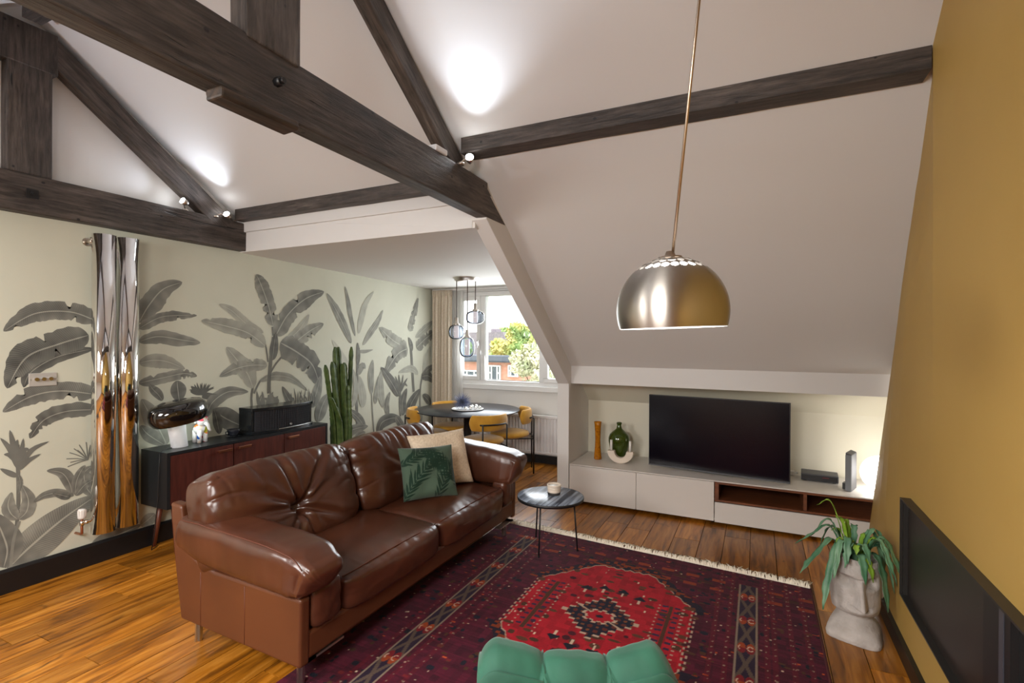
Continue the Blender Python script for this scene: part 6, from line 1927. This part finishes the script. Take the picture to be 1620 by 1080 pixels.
for i, (a, reach, rise, ez, w, yg) in enumerate((
        (180, 0.27, 0.10, -0.06, 0.030, 0), (195, 0.24, 0.10, -0.20, 0.028, 0), (170, 0.26, 0.16, 0.06, 0.028, 0), (205, 0.17, 0.12, -0.05, 0.026, 0),
        (-112, 0.12, 0.08, -0.10, 0.030, 0), (-52, 0.14, 0.09, -0.22, 0.032, 0), (-95, 0.11, 0.07, -0.10, 0.026, 1), (-30, 0.16, 0.12, -0.10, 0.030, 0), (-40, 0.19, 0.14, -0.02, 0.030, 0),
        (-5, 0.145, 0.13, -0.10, 0.030, 0), (8, 0.12, 0.15, 0.02, 0.028, 0), (-62, 0.18, 0.13, 0.02, 0.026, 0), (215, 0.15, 0.13, 0.03, 0.026, 0), (160, 0.18, 0.17, 0.11, 0.024, 0),
        (155, 0.15, 0.24, 0.27, 0.018, 1), (185, 0.10, 0.20, 0.20, 0.020, 1), (100, 0.06, 0.20, 0.16, 0.022, 1), (60, 0.07, 0.17, 0.12, 0.024, 0), (-110, 0.13, 0.11, 0.02, 0.026, 0), (230, 0.13, 0.12, -0.02, 0.026, 0), (130, 0.14, 0.14, 0.02, 0.026, 0), (-10, 0.12, 0.16, 0.06, 0.024, 0), (20, 0.07, 0.14, 0.08, 0.022, 1), (-140, 0.07, 0.13, 0.07, 0.022, 1), (90, 0.05, 0.15, 0.11, 0.02, 1), (-80, 0.06, 0.12, 0.06, 0.02, 1), (140, 0.08, 0.15, 0.10, 0.02, 1), (-30, 0.09, 0.13, 0.07, 0.022, 1), (200, 0.09, 0.12, 0.06, 0.022, 1), (70, 0.10, 0.13, 0.06, 0.022, 1), (-120, 0.10, 0.11, 0.03, 0.022, 1), (-28, 0.19, 0.12, -0.06, 0.028, 0), (-38, 0.15, 0.12, -0.15, 0.026, 0))):
    frond(az(a), reach, rise, ez, w, M['fern_young'] if yg else M['fern'], i * 1.3, 0.25 * math.sin(i * 2.2))

# ================================================================ FIREPLACE IN THE OCHRE WALL
fp = thing('fireplace', 'long black-framed glass fireplace set in the ochre wall', 'fireplace', (0, 0, 0))
fx = 0.640
BACK = 0.690
FZ0, FZ1, FY0, FY1 = 0.352, 0.832, 0.9, 3.115
m = MB()
m.box(fx, BACK, FY0, FY1, FZ1 - 0.008, FZ1); m.box(fx, BACK, FY0, FY1, FZ0, FZ0 + 0.008)
m.box(fx, BACK, FY1 - 0.008, FY1, FZ0 + 0.008, FZ1 - 0.008); m.box(fx, BACK, FY0, FY0 + 0.008, FZ0 + 0.008, FZ1 - 0.008)
m.build('outer_frame', M['fire_black'], fp)
y0, y1 = FY0 + 0.008, FY1 - 0.008
MB().box(0.668, 0.676, 2.10, y1, FZ0 + 0.008, FZ1 - 0.008).build('dark_panel', M['fire_glass'], fp)
MB().box(0.650, 0.676, y1 - 0.020, y1 - 0.0005, FZ0 + 0.0085, FZ1 - 0.0085).build('end_stile', M['fire_black'], fp)
MB().box(0.648, 0.674, 1.985, 2.10, FZ0 + 0.009, FZ1 - 0.009).build('black_stile', M['black_metal'], fp)
MB().box(0.6475, 0.674, 1.955, 1.984, FZ0 + 0.009, FZ1 - 0.009).build('grey_edge', M['fire_grey'], fp)
MB().box(0.650, 0.674, 1.915, 1.954, FZ0 + 0.009, FZ1 - 0.009).build('black_stile', M['black_metal'], fp)
MB().box(0.668, 0.676, y0, 1.914, FZ0 + 0.009, FZ1 - 0.009).build('glass_pane', mat('mirror_glass', (0.02, 0.02, 0.02), 0.03, spec=1.0, coat=1.0), fp)

# ================================================================ OUTSIDE THE WINDOW
gd = MB().box(-80, 40, 7.5, 120, -6.2, -6.0).build('ground', M['grass'], None); tag(gd, 'grassy ground below the dormer window', 'ground', None, 'structure')
def far_window(parent, x0, x1, z0, z1, y):
    f = MB(); t = 0.07
    f.box(x0, x1, y - 0.05, y + 0.05, z1 - t, z1); f.box(x0, x1, y - 0.05, y + 0.05, z0, z0 + t); f.box(x0, x0 + t, y - 0.05, y + 0.05, z0 + t, z1 - t); f.box(x1 - t, x1, y - 0.05, y + 0.05, z0 + t, z1 - t)
    w = (x1 - x0)
    for q in (0.27, 0.73): f.box(x0 + w * q - 0.035, x0 + w * q + 0.035, y - 0.04, y + 0.04, z0 + t, z1 - t)
    for a, b in ((x0 + t, x0 + w * 0.27), (x0 + w * 0.73, x1 - t)): f.box(a, b, y - 0.035, y + 0.035, (z0 + z1) / 2 - 0.03, (z0 + z1) / 2 + 0.03)
    o = f.build('window', M['render_white'], parent)
    MB().box(x0 + t, x1 - t, y + 0.005, y + 0.02, z0 + t, z1 - t).build('pane', M['dark_pane'], o)
bb = thing('brick_building', 'low red brick building with white windows and flat grey roof outside the window', 'building', (0, 0, 0))
YB = 22.0
MB().box(-17.0, -9.98, YB, YB + 2.6, -6.0, 0.55).build('wall', M['brick'], bb)
MB().prism([(YB - 0.4, 0.55), (YB + 2.8, 0.55), (YB + 2.8, 0.80), (YB - 0.4, 0.80)], -17.3, -9.7).build('flat_roof', M['concrete'], bb)
m = MB(); m.box(-17.3, -9.7, YB - 0.5, YB - 0.4, 0.62, 0.86); m.build('fascia', M['concrete'], bb)
for x0, x1, z0, z1 in ((-11.90, -11.22, -0.36, 0.40), (-10.82, -10.28, -0.14, 0.43), (-13.35, -12.45, -0.33, 0.12), (-14.9, -14.2, -0.33, 0.35)):
    far_window(bb, x0, x1, z0, z1, YB - 0.06)
MB().box(-17.0, -10.0, YB - 0.03, YB - 0.001, -1.2, -0.36).build('white_band', M['render_white'], bb)
hs = thing('slate_roofed_house', 'distant house with pink-grey slate roof between the trees', 'house', (0, 0, 0))
MB().box(-26.5, -19.6, 40, 48, -6.0, -1.0).build('wall', M['render_white'], hs)
MB().prism([(-27.2, -1.2), (-19.0, -1.2), (-20.0, 2.35), (-24.5, 2.35)], 39.5, 48.5, 'y').build('roof', M['slate'], hs)
MB().box(-23.6, -23.0, 44, 45, 2.0, 2.75).build('chimney', M['slate'], hs)

def tree(label, x, y, z0, h, rad, mt, seed, leaf, count, tk=0.25, squash=1.0):
    t = thing('tree', label, 'tree', (x, y, -6.0))
    m = MB(); m.tube([(0, 0, 0), (0.1, 0, (z0 + 6) * 0.6), (0, 0.1, z0 + 6 + h * 0.3)], [tk, tk * 0.7, tk * 0.3], n=9)
    r = random.Random(seed)
    for k in range(7):
        a = r.uniform(0, 2 * PI); zz = z0 + 6 + r.uniform(-0.1, 0.4) * h
        m.tube([(0, 0, zz), (rad * 0.5 * math.cos(a), rad * 0.5 * math.sin(a), zz + h * 0.25)], [tk * 0.3, tk * 0.08], n=5)
    m.build('trunk', M['bark'], t)
    f = MB(); cl = []
    for k in range(34):
        u = r.uniform(-1, 1); a = r.uniform(0, 2 * PI); q = math.sqrt(1 - u * u); rr = r.uniform(0.35, 1.0)
        cl.append((rad * rr * q * math.cos(a) * (1 - 0.35 * max(0, u)), rad * rr * q * math.sin(a) * (1 - 0.35 * max(0, u)), z0 + 6 + h * (0.5 + 0.5 * u * rr) , rad * r.uniform(0.22, 0.40)))
    for k in range(count):
        cx, cy, cz, cr0 = cl[k % len(cl)]
        d = Vector((r.gauss(0, 1), r.gauss(0, 1), r.gauss(0, 1))).normalized() * cr0 * r.uniform(0.55, 1.1)
        p = Vector((cx, cy, cz)) + d
        a = Vector((r.gauss(0, 1), r.gauss(0, 1), r.gauss(0, 1))).normalized(); b = a.orthogonal().normalized()
        s = leaf * r.uniform(0.6, 1.3)
        f.add([p - a * s, p + b * s * 0.6, p + a * s, p - b * s * 0.6], [(0, 1, 2, 3)])
    o = f.build('foliage', mt, t, fix=False); o['kind'] = 'stuff'
tree('tall yellow-green autumn tree behind the brick building, in the large pane', -12.4, 27.5, -0.9, 3.7, 1.75, M['leaf_a'], 3, 0.13, 9000)
tree('rounder yellow-green tree left of the tall one, behind the brick building', -16.6, 32.5, -0.9, 2.0, 1.4, M['leaf_a'], 5, 0.12, 5000)
tree('pale blossom-coloured bushy tree in front of the right end of the brick building', -7.35, 17.0, -1.4, 3.2, 0.95, M['leaf_b'], 7, 0.075, 8000, 0.12)
tree('green tree seen through the left casement beside the sheer curtain', -19.9, 31.0, -0.9, 3.0, 1.7, M['leaf_c'], 9, 0.14, 6000)
tree('soft green tree behind the slate-roofed house at the left', -27.5, 53.0, -1.0, 4.0, 2.6, M['leaf_c'], 12, 0.25, 4000)
